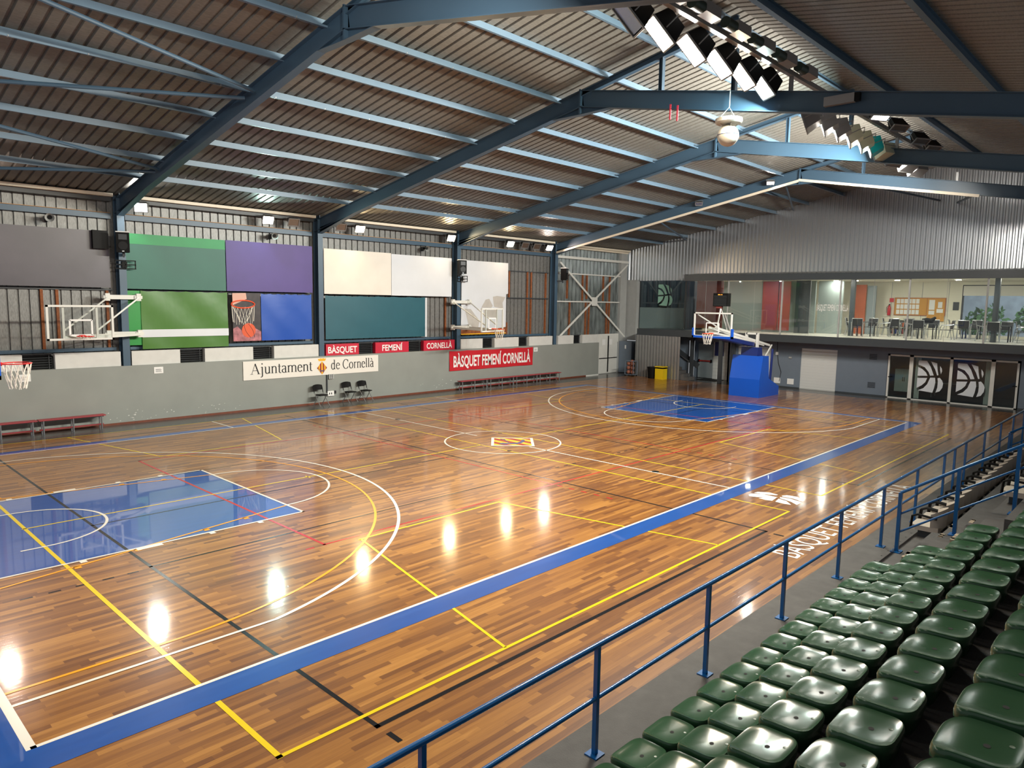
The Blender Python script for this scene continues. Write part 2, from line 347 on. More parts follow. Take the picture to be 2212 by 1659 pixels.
# white basketball lines
l = LN(0.0042)
l.rect(-0.05, 28.05, -0.05, 0); l.rect(-0.05, 28.05, 15, 15.05); l.rect(-0.09, 0, -0.05, 15.05); l.rect(28, 28.05, -0.05, 15.05)
l.seg((14, 0), (14, 6.4), 0.05); l.seg((14.05, 8.7), (14.05, 15), 0.05); l.arc((14, 7.5), 1.8, 0, 2 * PI, 0.05, 72)
for s_, bx in ((1, 0), (-1, 28)):
    X = lambda d: bx + s_ * d
    a0, a1 = (0, 1) if s_ > 0 else (PI, 1)
    th = math.asin(6.6 / 6.75)
    c0 = 0 if s_ > 0 else PI
    l.arc((X(1.575), 7.5), 6.75, c0 - th, c0 + th, 0.06, 80)
    for y in (0.925, 14.075): l.seg((bx, y), (X(1.575 + 6.75 * math.cos(th)), y), 0.05)
    l.arc((X(5.8), 7.5), 1.8, c0 - PI / 2, c0 + PI / 2, 0.05, 48)
    l.seg((X(5.775), 5.05), (X(5.775), 9.95), 0.05)
    for y in (5.075, 9.925): l.seg((bx, y), (X(5.8), y), 0.05)
    l.arc((X(1.575), 7.5), 1.3, c0 - PI / 2, c0 + PI / 2, 0.05, 40)
    for y in (6.225, 8.775): l.seg((X(1.2), y), (X(1.58), y), 0.05)
    for sg in (-1, 1):
        y = 7.5 + sg * 2.45
        for d, w in ((1.8, 0.1), (2.82, 0.42), (3.9, 0.1), (4.83, 0.1)): l.rect(X(d) - w / 2, X(d) + w / 2, min(y, y + sg * 0.1), max(y, y + sg * 0.1))
for x in (9.0, 19.0): l.seg((x, 15.05), (x, 16.66), 0.05)
l.build('white_court_lines', 'line_white', floor)
l = LN(0.0048)
for c in ((14.1, 2.1), (14.1, 12.9)): l.arc(c, 0.1, 0, 2 * PI, 0.099, 16)
for c in ((14.95, 8.55), (13.15, 6.4)): l.arc(c, 0.07, 0, 2 * PI, 0.069, 12)
l.build('post_socket_lid', 'line_black', floor)
# centre emblem: town crest diamond
cx, cy, hs = 14.18, 7.26, 0.92
l = LN(0.0052); l.poly([(cx, cy - hs, l.lv), (cx + hs, cy, l.lv), (cx, cy + hs, l.lv), (cx - hs, cy, l.lv)]); emb = l.build('crest_border', 'line_white', floor)
hi = 0.80
for mname, ph in (('gold', 0), ('blood', 1)):
    l = LN(0.0058)
    n = 8
    for i in range(n):
        if i % 2 != ph: continue
        xa, xb = -hi + 2 * hi * i / n, -hi + 2 * hi * (i + 1) / n
        ya, yb = hi - abs(xa), hi - abs(xb)
        l.poly([(cx + xa, cy - ya, l.lv), (cx + xb, cy - yb, l.lv), (cx + xb, cy + yb, l.lv), (cx + xa, cy + ya, l.lv)])
    l.build('crest_stripes', mname, floor)
l = LN(0.0064)
l.poly([(x, y, l.lv) for x, y in ((13.6, 7.23), (13.85, 7.04), (14.02, 6.91), (14.28, 6.94), (14.55, 7.08), (14.69, 7.23), (14.62, 7.29), (14.43, 7.13), (14.19, 7.07), (13.95, 7.18), (13.84, 7.34), (13.7, 7.35))])
l.poly([(x, y, l.lv) for x, y in ((13.93, 7.2), (13.98, 7.21), (14.13, 7.45), (14.3, 7.72), (14.27, 7.87), (14.16, 7.77), (14.21, 7.68), (14.11, 7.47))])
l.build('crest_bird', 'crest_blue', floor)
# half-ball emblem on the floor
l = LN(0.0036)
for pc in ([(13.73, -.6), (13.88, -.59), (14.02, -.78), (14.02, -1.16), (13.94, -1.13), (13.69, -.81), (13.64, -.67)], [(13.99, -.61), (14.14, -.63), (14.29, -.84), (14.24, -1.07), (14.16, -1.06), (14.05, -.83)],
           [(13.64, -.88), (13.83, -.96), (13.96, -1.15), (13.65, -1.19), (13.6, -1.06)], [(14.22, -1.16), (14.36, -1.22), (14.39, -1.44), (14.27, -1.62), (14.16, -1.69), (14.07, -1.69), (14.17, -1.44), (14.15, -1.21)],
           [(14.08, -1.18), (14.12, -1.39), (14.04, -1.61), (13.99, -1.71), (13.72, -1.71), (13.88, -1.51), (13.98, -1.22)], [(13.92, -1.22), (13.86, -1.42), (13.64, -1.62), (13.6, -1.48), (13.63, -1.27)]):
    l.poly([(x, y, l.lv) for x, y in pc])
l.build('ball_emblem', 'text_white', floor)
text_mesh('BÀSQUET FEMENÍ CORNELLÀ', 0.46, 6.95, lambda u, v: (10.42 + u, -3.06 + v, 0.0036), 'floor_lettering', 'text_white', floor)
# ------------------------------------------------------------------ wall, cladding, roof sheets
def ribbed(a, b, step, rib, depth, fn):
    """profile points (t, d): flat pans with narrow ribs of depth d"""
    pts = []; t = a
    while t < b:
        pan = step - rib
        pts += [(t, 0), (t + pan, 0), (t + pan + rib * 0.22, depth), (t + rib * 0.78 + pan, depth)]
        t += step
    pts.append((t, 0))
    return pts
def sheet(prof, fa, fb):
    b = MB(); n = len(prof)
    b.v = [tuple(fa(*p)) for p in prof] + [tuple(fb(*p)) for p in prof]
    b.f = [(i, i + 1, n + i + 1, n + i) for i in range(n - 1)]
    return b
RY, RZ = 0.45, 10.91
def zr(y): return RZ - 0.19 * abs(y - RY)
# roof: two slopes
pr = ribbed(-4.0, 36.3, 0.275, 0.08, 0.05, None)
b1 = sheet(pr, lambda t, d: (t, 18.9, zr(18.9) + d), lambda t, d: (t, RY, zr(RY) + d))
b2 = sheet(pr, lambda t, d: (t, RY, zr(RY) + d), lambda t, d: (t, -13.0, zr(-13.0) + d))
o = len(b1.v); b1.v += b2.v; b1.f += [tuple(i + o for i in f) for f in b2.f]
struct(b1.build('ceiling', 'roof_sheet'))
# left cladding
pr = ribbed(-2.0, 28.75, 0.285, 0.06, 0.05, None)
wl = struct(sheet(pr, lambda t, d: (t, 18.45 + d, 1.9), lambda t, d: (t, 18.45 + d, 7.75)).build('wall_left', 'wall_sheet'))
pr = ribbed(28.75, 36.1, 0.33, 0.06, 0.05, None)
sheet(pr, lambda t, d: (t, 18.45 + d, 2.3), lambda t, d: (t, 18.45 + d, 7.75)).build('bright_cladding', 'wall_sheet_bright', wl)
FX = (6.81, 14.16, 21.6, 28.75)
bays = [(-1.0, 6.6), (7.03, 13.95), (14.38, 21.38), (21.82, 28.55)]
for a, b in bays:
    MB().box(a, b, 18.27, 18.44, 6.75, 6.92).build('girt', 'frame_blue', wl)
    MB().box(a, b, 18.30, 18.42, 6.93, 6.95).build('girt_batten', 'tan_wood', wl)
    MB().box(a, b, 18.36, 18.44, 4.43, 4.49).build('girt', 'dark_steel', wl)
    MB().box(a, b, 18.30, 18.44, 2.46, 2.56).build('girt', 'frame_blue', wl)
    MB().box(a, b, 18.38, 18.44, 5.83, 5.88).build('girt', 'dark_steel', wl)
    MB().box(a, b, 17.95, 18.12, 7.43, 7.53).build('eave_channel', 'cream', wl)
    MB().box(a, b, 18.12, 18.44, 7.3, 7.5).build('eave_beam', 'dark_steel', wl)
for x, z0, z1 in ((4.56, 2.55, 4.43), (4.98, 2.55, 4.43), (6.42, 2.55, 4.43), (3.2, 2.55, 4.43), (21.1, 2.55, 4.43), (25.45, 4.45, 5.85), (26.85, 2.55, 5.85), (27.15, 2.55, 5.85), (28.33, 2.55, 5.85), (25.3, 2.6, 3.2)):
    MB().box(x - 0.04, x + 0.04, 18.37, 18.45, z0, z1).build('rust_strip', 'rust', wl)
for x, z0, z1 in ((30.2, 4.5, 5.9), (31.6, 4.4, 5.9), (30.45, 2.4, 4.3), (32.0, 4.5, 5.9), (32.25, 2.4, 4.3), (33.6, 4.4, 5.9), (34.0, 2.4, 4.3), (34.25, 2.4, 5.9), (31.95, 2.4, 4.3)):
    MB().box(x - 0.05, x + 0.05, 18.38, 18.45, z0, z1).build('rust_strip', 'rust', wl)
# low grey wall
lw = struct(MB().box(-6, 32.8, 18.0, 18.5, 0, 1.95).build('wall_lower', 'low_wall'))
struct(MB().box(-6, 31.6, 17.98, 18.0, 0, 0.07).build('baseboard_left', 'skirting'))
MB().box(31.6, 32.8, 17.98, 18.0, 0, 0.07).build('painted_skirting', 'white_paint', lw)
rr = random.Random(3)
sm = MB()
for cx_, n_ in ((7.0, 26), (9.8, 14), (20.6, 18), (16, 4)):
    for i in range(n_):
        x = cx_ + rr.gauss(0, 0.6); z = abs(rr.gauss(0.14, 0.16)) + 0.09; w = rr.uniform(0.01, 0.07); h = rr.uniform(0.008, 0.03)
        sm.add([(x, 17.996, z), (x + w, 17.996, z), (x + w * 0.8, 17.996, z + h), (x + w * 0.1, 17.996, z + h * 0.7)], [(0, 1, 2, 3)])
sm.build('plaster_scuffs', 'white_block', lw)
# white blocks and louvre grilles along the low wall's top
blk = [(1.6, 3.88), (4.75, 6.64), (6.98, 8.56), (9.43, 11.25), (12.1, 14.04), (21.8, 23.26), (24.1, 25.88), (26.7, 28.6), (29.08, 30.45), (31.25, 32.8)]
for i, (a, b) in enumerate(blk):
    o = MB().box(a, b, 18.05, 18.26, 1.952, 2.43).build('wall_block', 'white_block')
    tag(o, 'white rendered block on the grey wall ledge, %s of ten from the hoop end' % ORD[i], 'block', 'white ledge blocks')
grl = [(3.9, 4.7), (8.6, 9.38), (11.28, 12.05), (16.0, 16.78), (18.65, 19.42), (23.3, 24.05), (25.92, 26.65), (30.5, 31.2)]
for i, (a, b) in enumerate(grl):
    g = thing('ventilation_louver', 'dark slatted louvre in the wall ledge, %s of eight from the hoop end' % ORD[i], 'vent', (0.5 * (a + b), 18.2, 1.955), 'ledge louvres')
    m_ = MB().box(a, b, 18.26, 18.28, 1.955, 2.42); m_.build('backing', 'black', g)
    s_ = MB()
    for k in range(6): s_.bar((a, 18.2, 2.0 + k * 0.075), (b, 18.2, 2.0 + k * 0.075), 0.05, 0.012, (0, 0.5, 1))
    s_.build('slats', 'dark_steel', g)
    MB().box(a, b, 18.14, 18.26, 2.41, 2.44).box(b - 0.1, b - 0.085, 18.15, 18.17, 1.96, 2.41).build('frame', 'dark_steel', g)
# three red letter blocks
for nm, a, b, tx, tw in (('basquet', 14.38, 15.97, 'BÀSQUET', 1.4), ('femeni', 16.82, 18.63, 'FEMENÍ', 1.1), ('cornella', 19.5, 21.4, 'CORNELLÀ', 1.55)):
    o = thing('lettered_block', 'red ledge block lettered ' + tx + ' in white', 'sign', (0.5 * (a + b), 18.1, 1.955), 'red lettered blocks')
    MB().box(a, b, 18.05, 18.26, 1.955, 2.42).build('block', 'sign_red', o)
    text_mesh(tx, 0.26, tw, lambda u, v, a=a, b=b, tw=tw: (0.5 * (a + b) - tw / 2 + u, 18.044, 2.05 + v), 'lettering', 'text_white', o, 0.02)
# ------------------------------------------------------------------ boards on the left wall
BY0, BY1 = 18.12, 18.16
def board(name, label, x0, x1, z0, z1, m, cat='board', grp='wall boards'):
    o = MB().box(x0, x1, BY0, BY1, z0, z1).build(name, m); return tag(o, label, cat, grp)
board('advertising_board', 'blank dark grey board beside the corner speaker, high on the wall', 2.0, 6.46, 4.52, 6.32, 'board_grey')
o = board('advertising_board', 'teal green board with a bright green top stripe', 6.95, 10.31, 4.5, 6.32, 'board_green')
MB().box(6.95, 10.31, BY0 - 0.004, BY0, 5.98, 6.32).build('top_stripe', 'board_green2', o)
board('advertising_board', 'blank purple board above the basketball photo banner', 10.34, 13.85, 4.5, 6.33, 'board_purple')
board('advertising_board', 'cream blank board beside the second column', 14.38, 17.72, 4.47, 6.29, 'board_cream')
board('advertising_board', 'pale white blank board adjoining the cream board', 17.74, 21.24, 4.46, 6.26, 'board_white')
board('tarpaulin', 'bright green backing sheet behind the first wall hoop', 6.95, 7.36, 2.62, 4.44, 'tarp_green2', 'banner')
def drape(name, label, x0, x1, z0, z1, m, amp=0.03, y=18.1):
    b = MB(); nx, nz = 28, 16
    for j in range(nz + 1):
        for i in range(nx + 1):
            u, v = i / nx, j / nz
            sag = 0.03 * abs(math.sin(u * PI * 6)) * (v > 0.98)
            b.v.append((x0 + (x1 - x0) * u, y - amp * (0.5 + 0.5 * math.sin(u * 9 + 3 * v) * math.cos(v * 5 + u * 2)), z0 + (z1 - z0) * v - sag))
    for j in range(nz):
        for i in range(nx): k = j * (nx + 1) + i; b.f.append((k, k + 1, k + nx + 2, k + nx + 1))
    return tag(b.build(name, m, None, True), label, 'banner', 'wall banners')
o = drape('tarpaulin', 'olive green wrinkled tarpaulin with one white stripe', 7.35, 10.33, 2.48, 4.45, 'tarp_green')
MB().box(7.35, 10.33, 18.055, 18.06, 2.88, 3.14).build('white_stripe', 'board_white', o)
drape('tarpaulin', 'plain royal blue tarpaulin beside the basketball photo', 11.63, 13.77, 2.65, 4.43, 'tarp_blue', 0.02)
o = drape('tarpaulin', 'dark teal tarpaulin above the red lettered blocks', 14.4, 19.61, 2.62, 4.41, 'tarp_teal', 0.012)
MB().box(19.61, 19.71, 18.08, 18.1, 2.6, 4.39).build('white_hem', 'board_white', o)
# photo banner: hoop and ball
ph = thing('photo_banner', 'photo banner of an orange hoop with a falling basketball', 'banner', (11.07, 18.12, 2.65), 'wall banners')
MB().box(10.53, 11.62, BY0, BY1, 2.65, 4.44).build('backing', 'poster_dark', ph)
def onwall(pts, y): return [(x, y, z) for x, z in pts]
MB().poly(onwall([(10.53, 2.65), (11.62, 2.65), (11.62, 3.0), (11.4, 3.12), (11.2, 2.95), (10.9, 3.0), (10.7, 3.2), (10.53, 3.12)], 18.116)).build('crowd_blur', 'poster_pink', ph)
MB().poly(onwall([(10.53, 3.98), (10.53, 4.42), (11.05, 4.44), (11.08, 4.22), (10.9, 4.14)], 18.114)).build('backboard_corner', 'skin_pink', ph)
c0 = V(10.93, 18.108, 4.02)
MB().tube([c0 + V(0.45 * math.cos(a), 0, 0.14 * math.sin(a)) for a in [2 * PI * i / 28 for i in range(28)]], 0.025, 6, closed=True).build('hoop_ring', 'rim_orange', ph)
nb = MB()
for k in range(10):
    a = PI * k / 9; x0 = 10.93 + 0.44 * math.cos(a); z0 = 4.02 - 0.13 * math.sin(a)
    for sgn in (-1, 1):
        pts = []
        for t in range(7):
            q = t / 6; xx = 10.93 + (x0 - 10.93) * (1 - 0.38 * q) + sgn * 0.16 * q * (1 - 0.2 * q); pts.append((xx, 18.11, z0 - 0.62 * q + 0.03 * math.sin(k * 2 + t)))
        nb.tube(pts, 0.008, 4)
nb.build('net', 'net', ph)
MB().poly([(11.13 + 0.27 * math.cos(2 * PI * i / 32), 18.11, 3.1 - 0.05 + 0.27 * math.sin(2 * PI * i / 32)) for i in range(32)]).build('ball', 'ball_orange', ph)
sb = MB()
for dx, bow in ((-0.05, 0.12), (0.1, 0.1)):
    sb.tube([(11.13 + dx + bow * math.sin(t * PI / 8) * (1 if dx > 0 else -1) * 0.6 + (t - 4) * 0.03, 18.107, 3.3 - t * 0.065) for t in range(9)], 0.006, 4)
sb.build('ball_seams', 'ink', ph)
# torn white poster wall
tp = thing('torn_poster', 'large torn white poster with grey patches and red lower edge', 'poster', (23.4, 18.12, 2.64), 'wall banners')
MB().prism([(21.86, 2.66), (24.96, 2.66), (24.96, 4.64), (25.1, 4.68), (25.08, 6.22), (21.9, 6.22)], 'y', BY0, BY1).build('sheet', 'board_white', tp)
MB().poly(onwall([(21.86, 2.66), (24.96, 2.7), (24.96, 2.98), (24.4, 2.92), (23.4, 2.9), (22.6, 2.87), (21.86, 2.88)], 18.115)).build('red_edge', 'rust', tp)
MB().box(21.86, 24.96, 18.11, 18.115, 2.64, 2.69).build('yellow_edge', 'gold', tp)
g_ = MB()
for P_ in ([(22.1, 3.9), (22.5, 3.88), (23.1, 3.3), (23.0, 2.95), (22.4, 2.97)], [(23.2, 3.95), (23.5, 4.35), (23.75, 4.4), (24.0, 4.05), (23.9, 3.95)], [(24.0, 4.5), (24.3, 4.55), (24.9, 4.5), (24.7, 4.2), (24.75, 3.9), (24.1, 4.0)], [(23.4, 3.85), (24.3, 3.85), (24.3, 3.45), (23.4, 3.5)]):
    g_.poly(onwall(P_, 18.116))
g_.build('torn_patches', 'paper_grey', tp)
# banners on the low wall
def serif_word(txt, x0, zb, em, y, b):
    """thick and thin stroke lettering, em = height of one em"""
    TH, TN = 0.085, 0.03
    def st(pts, w=None):
        for p, q in zip(pts, pts[1:]):
            dx, dz = q[0] - p[0], q[1] - p[1]; L_ = math.hypot(dx, dz)
            if L_ < 1e-6: continue
            ww = w if w else TN + (TH - TN) * abs(dz) / L_
            nx, nz = -dz / L_ * ww / 2, dx / L_ * ww / 2
            if w is None:  # nib: keep width horizontal on steep strokes
                pass
            ex, ez = dx / L_ * 0.004, dz / L_ * 0.004
            b.poly([(x0 + cur[0] * em + (X_ * em), y - 0.00002 * len(b.f), zb + Z_ * em) for X_, Z_ in ((p[0] - nx - ex, p[1] - nz - ez), (q[0] - nx + ex, q[1] - nz + ez), (q[0] + nx + ex, q[1] + nz + ez), (p[0] + nx - ex, p[1] + nz - ez))])
    def arc(cx, cz, rx, rz, a0, a1, n=12): return [(cx + rx * math.cos(math.radians(a0 + (a1 - a0) * i / n)), cz + rz * math.sin(math.radians(a0 + (a1 - a0) * i / n))) for i in range(n + 1)]
    def serif(x, z, w=0.18): st([(x - w / 2, z), (x + w / 2, z)], 0.025)
    cur = [0.0]
    for ch in txt:
        if ch == ' ': cur[0] += 0.26; continue
        if ch == 'A':
            st([(0.08, 0), (0.34, 0.66)], 0.032); st([(0.34, 0.66), (0.6, 0)], 0.09); st([(0.17, 0.23), (0.5, 0.23)], 0.03); serif(0.08, 0.01, 0.2); serif(0.6, 0.01, 0.22); adv = 0.72
        elif ch == 'j':
            st([(0.14, 0.44)] + [(0.14, 0.1), (0.14, -0.1)] + arc(0.04, -0.1, 0.1, 0.1, 0, -110)); st([(0.04, 0.41), (0.14, 0.45)], 0.03); st([(0.13, 0.6), (0.13, 0.67)], 0.09); adv = 0.28
        elif ch == 'u':
            st([(0.1, 0.44), (0.1, 0.14)] + arc(0.22, 0.14, 0.12, 0.14, 180, 330)); st([(0.38, 0.44), (0.38, 0.01)]); st([(0.01, 0.44), (0.1, 0.44)], 0.025); st([(0.29, 0.44), (0.38, 0.44)], 0.025); st([(0.38, 0.01), (0.47, 0.03)], 0.025); adv = 0.5
        elif ch in 'nm':
            st([(0.1, 0.44), (0.1, 0)]); st([(0.01, 0.42), (0.1, 0.44)], 0.025); serif(0.1, 0.01)
            xs_ = (0.1, ) if ch == 'n' else (0.1, 0.38)
            for xx in xs_: st(arc(xx + 0.15, 0.32, 0.13, 0.12, 150, 0) + [(xx + 0.28, 0.0)]); serif(xx + 0.28, 0.01)
            adv = 0.5 if ch == 'n' else 0.78
        elif ch == 't':
            st([(0.13, 0.57), (0.13, 0.1)] + arc(0.22, 0.1, 0.09, 0.1, 180, 300)); st([(0.02, 0.43), (0.27, 0.43)], 0.028); adv = 0.3
        elif ch in 'aà':
            st(arc(0.18, 0.33, 0.13, 0.115, 160, 0) + [(0.31, 0.08)] + arc(0.37, 0.07, 0.06, 0.06, 180, 300)); st(arc(0.2, 0.12, 0.15, 0.12, 60, 330))
            if ch == 'à': st([(0.1, 0.66), (0.24, 0.54)], 0.06)
            adv = 0.44
        elif ch == 'e':
            st([(0.07, 0.26), (0.36, 0.26)], 0.028); st(arc(0.22, 0.22, 0.16, 0.225, 10, 320, 18)); adv = 0.44
        elif ch == 'd':
            st(arc(0.2, 0.22, 0.15, 0.225, 40, 325, 16)); st([(0.35, 0.68), (0.35, 0.0)]); st([(0.25, 0.67), (0.35, 0.68)], 0.025); st([(0.35, 0.01), (0.45, 0.03)], 0.025); adv = 0.5
        elif ch == 'C':
            st(arc(0.35, 0.33, 0.29, 0.34, 40, 325, 22)); st([(0.58, 0.64), (0.58, 0.46)], 0.03); adv = 0.68
        elif ch == 'o': st(arc(0.23, 0.22, 0.18, 0.225, 0, 360, 24)); adv = 0.5
        elif ch == 'r': st([(0.1, 0.44), (0.1, 0)]); st([(0.01, 0.42), (0.1, 0.44)], 0.025); serif(0.1, 0.01); st(arc(0.22, 0.33, 0.11, 0.1, 160, 50)); adv = 0.34
        elif ch == 'l': st([(0.12, 0.68), (0.12, 0.0)]); st([(0.03, 0.67), (0.12, 0.68)], 0.025); serif(0.12, 0.01); adv = 0.26
        cur[0] += adv
    return cur[0] * em
bn = thing('town_banner', 'white banner lettered Ajuntament de Cornella with a small crest', 'banner', (13.85, 17.98, 1.18), 'low wall banners')
MB().box(10.8, 16.9, 17.965, 17.985, 1.18, 1.89).build('cloth', 'banner_white', bn)
tb = MB(); w1 = serif_word('Ajuntament', 0, 0, 1, 0, MB()); s1 = 2.62 / w1
serif_word('Ajuntament', 11.08, 1.39, s1, 17.96, tb)
w2 = serif_word('de Cornellà', 0, 0, 1, 0, MB()); s2 = 2.12 / w2
# stretch vertically to the photographed height
tb2 = MB(); serif_word('de Cornellà', 14.55, 1.39, s2, 17.96, tb2)
for t_, sz in ((tb, 0.52 / (0.78 * s1) * 0.9), (tb2, 0.52 / (0.78 * s2) * 0.9)): t_.v = [(x, y, 1.39 + (z - 1.39) * min(sz, 1.25)) for x, y, z in t_.v]
tb.add(tb2.v, tb2.f); tb.build('lettering', 'ink', bn)
cxx, czz, hw, hh = 14.13, 1.475, 0.23, 0.27
for mname, ph_ in (('blood', 0), ('gold', 1)):
    b = MB(); n = 7
    for i in range(n):
        if i % 2 != ph_: continue
        a, c = -1 + 2 * i / n, -1 + 2 * (i + 1) / n
        mid = [0.0] if a < 0 < c else []
        top = [(a, 1 - abs(a))] + [(m__, 1.0) for m__ in mid] + [(c, 1 - abs(c))]
        P_ = top + [(u, -v) for u, v in reversed(top)]
        P_ = [p for k, p in enumerate(P_) if p != P_[k - 1]]
        b.poly([(cxx + u * hw, 17.958, czz + v * hh) for u, v in P_])
    b.build('crest_bars', mname, bn)
MB().poly(onwall([(cxx - 0.13, czz - 0.02), (cxx - 0.05, czz - 0.1), (cxx + 0.06, czz - 0.1), (cxx + 0.12, czz - 0.05), (cxx + 0.1, czz - 0.13), (cxx - 0.03, czz - 0.15), (cxx - 0.12, czz - 0.08)], 17.956)).build('crest_bird', 'crest_blue', bn)
MB().poly(onwall([(cxx - 0.14, 1.755), (cxx + 0.14, 1.755), (cxx + 0.2, 1.86), (cxx + 0.13, 1.845), (cxx + 0.07, 1.875), (cxx, 1.855), (cxx - 0.07, 1.875), (cxx - 0.13, 1.845), (cxx - 0.2, 1.86)], 17.958)).build('crown', 'gold', bn)
rb = thing('club_banner', 'red banner lettered BASQUET FEMENI CORNELLA above the long red benches', 'banner', (23.9, 17.98, 0.93), 'low wall banners')
b = MB(); nx = 40
for j in range(9):
    for i in range(nx + 1):
        u, v = i / nx, j / 8
        b.v.append((21.0 + 5.91 * u, 17.975 - 0.012 * (1 + math.sin(u * 22 + v * 6)), 0.935 + 0.955 * v - (0.025 * abs(math.sin(u * PI * 5)) if j == 8 else 0)))
for j in range(8):
    for i in range(nx): k = j * (nx + 1) + i; b.f.append((k, k + 1, k + nx + 2, k + nx + 1))
b.build('cloth', 'banner_red', rb, True)
text_mesh('BÀSQUET FEMENÍ CORNELLÀ', 0.52, 5.45, lambda u, v: (21.24 + u, 17.942, 1.12 + v), 'lettering', 'text_white', rb, 0.025)
for lab, x, z in (('white notice sheet taped to the low wall below the first column', 7.65, 1.64), ('white notice sheet on the low wall behind the corner hoop net', 3.76, 1.62), ('white notice sheet taped beside the red club banner', 27.02, 1.63)):
    o = MB().box(x, x + 0.3, 17.99, 17.997, z, z + 0.22).build('notice_sheet', 'paper'); tag(o, lab, 'notice', 'notices on the low wall')
    t_ = MB()
    for k in range(4): t_.box(x + 0.05, x + 0.25 - 0.03 * (k % 2), 17.988, 17.99, z + 0.05 + k * 0.03, z + 0.06 + k * 0.03)
    t_.build('print_lines', 'ink', o)
o = thing('wall_socket', 'grey six-hole socket box under the white town banner', 'socket', (14.55, 17.98, 1.02))
MB().box(14.44, 14.66, 17.93, 18.0, 1.0, 1.2).build('box', 'grey_paint', o)
b = MB()
for i in range(2):
    for j in range(3): b.box(14.49 + i * 0.08, 14.53 + i * 0.08, 17.925, 17.931, 1.02 + j * 0.06, 1.055 + j * 0.06)
b.build('holes', 'ink', o)
o = MB().box(14.33, 14.38, 17.95, 18.0, 0.45, 1.18).build('conduit_pipe', 'dark_steel'); tag(o, 'vertical conduit on the low wall behind the single folding chair', 'conduit')
o = thing('floor_socket_box', 'white multi-socket plate low on the wall beside the single folding chair', 'socket', (14.5, 17.97, 0.32))
MB().box(14.36, 14.66, 17.93, 18.0, 0.3, 0.5).build('plate', 'paper', o); MB().box(14.68, 14.76, 17.93, 18.0, 0.38, 0.5).box(14.42, 14.46, 17.926, 17.931, 0.36, 0.44).box(14.52, 14.56, 17.926, 17.931, 0.36, 0.44).build('holes', 'ink', o)
# ------------------------------------------------------------------ steel frames
def zt(y): return 9.92 + 0.19 * (4.87 - y)       # rafter top (long slope)
def zb(y): return 9.93 - 0.186 * (4.87 - y)      # crossbeam top (short slope)
def ibeam(p, q, w, h, up, t=0.016):
    p = Vector(p); q = Vector(q); d = (q - p).normalized(); up = Vector(up); up = (up - d * up.dot(d)).normalized()
    b = MB(); dn = up * (-h)
    b.bar(p - up * t / 2, q - up * t / 2, w, t, up); b.bar(p + dn + up * t / 2, q + dn + up * t / 2, w, t, up); b.bar(p + dn / 2, q + dn / 2, 0.014, h, up)
    return b
fr_lab = ['blue portal frame nearest the stands corner, carrying the diagonal pipe braces', 'second blue portal frame, holding the white hanging sphere', 'third blue portal frame, above the second wall hoop', 'fourth blue portal frame with a cream strip along its underside']
fr_lab[0] = 'blue steel roof frame carrying the diagonal pipe braces, before the purple board'
for i, x in enumerate(FX):
    f = thing('roof_frame', fr_lab[i], 'steel frame', (x, 18.1, 1.95), 'blue portal frames')
    cb = MB(); cb.box(x - 0.11, x + 0.11, 18.0, 18.02, 1.95, 7.4).box(x - 0.11, x + 0.11, 18.34, 18.36, 1.95, 7.6).box(x - 0.008, x + 0.008, 18.02, 18.34, 1.95, 7.6)
    cb.build('column', 'frame_blue', f)
    ibeam((x, 18.35, zt(18.35)), (x, 4.87, zt(4.87)), 0.2, 0.43, (0, 0, 1)).build('rafter', 'frame_blue', f)
    hb = MB().add([(x - 0.007, 15.7, 7.45), (x - 0.007, 18.0, 6.85), (x - 0.007, 18.0, 7.1)], [(0, 1, 2)])
    hb.prism([(15.6, 7.46), (18.0, 6.86), (18.0, 7.05), (15.6, 7.48)], 'x', x - 0.007, x + 0.007)
    hb.bar((x, 15.6, 7.455), (x, 18.0, 6.855), 0.2, 0.016)
    hb.build('haunch', 'frame_blue', f)
    ibeam((x, 4.87, zb(4.87)), (x, -8.2, zb(-8.2)), 0.2, 0.43, (0, 0, 1)).build('crossbeam', 'frame_blue', f)
    kb = MB().box(x - 0.1, x + 0.1, 4.85, 4.875, 9.3, 9.95); kb.box(x - 0.1, x + 0.1, 4.878, 4.9, 9.3, 9.95)
    kb.prism([(5.85, 9.305), (4.87, 9.3), (3.9, 9.32), (3.9, 9.34), (4.87, 9.5), (5.85, 9.325)], 'x', x - 0.007, x + 0.007)
    kb.bar((x, 5.85, 9.305), (x, 4.87, 9.3), 0.18, 0.015).bar((x, 4.87, 9.3), (x, 3.9, 9.32), 0.18, 0.015)
    kb.build('knee_plates', 'frame_blue', f)
    ibeam((x, 4.87, zt(4.87)), (x, RY, zt(RY)), 0.14, 0.15, (0, 0, 1)).build('upper_rafter', 'frame_blue', f)
    for y in (2.4, 0.47): MB().box(x - 0.06, x + 0.06, y - 0.05, y - 0.04, zb(y), zt(y) - 0.15).box(x - 0.06, x + 0.06, y + 0.04, y + 0.05, zb(y), zt(y) - 0.15).box(x - 0.005, x + 0.005, y - 0.04, y + 0.04, zb(y), zt(y) - 0.15).build('post', 'frame_blue', f)
    if i == 3:
        cs = MB(); cs.bar((x - 0.08, 17.95, zt(17.95) - 0.47), (x - 0.08, 4.9, zt(4.9) - 0.47), 0.06, 0.1).bar((x - 0.08, 4.9, zb(4.9) - 0.46), (x - 0.08, -1.6, zb(-1.6) - 0.46), 0.06, 0.1); cs.build('underside_strip', 'cream', f)
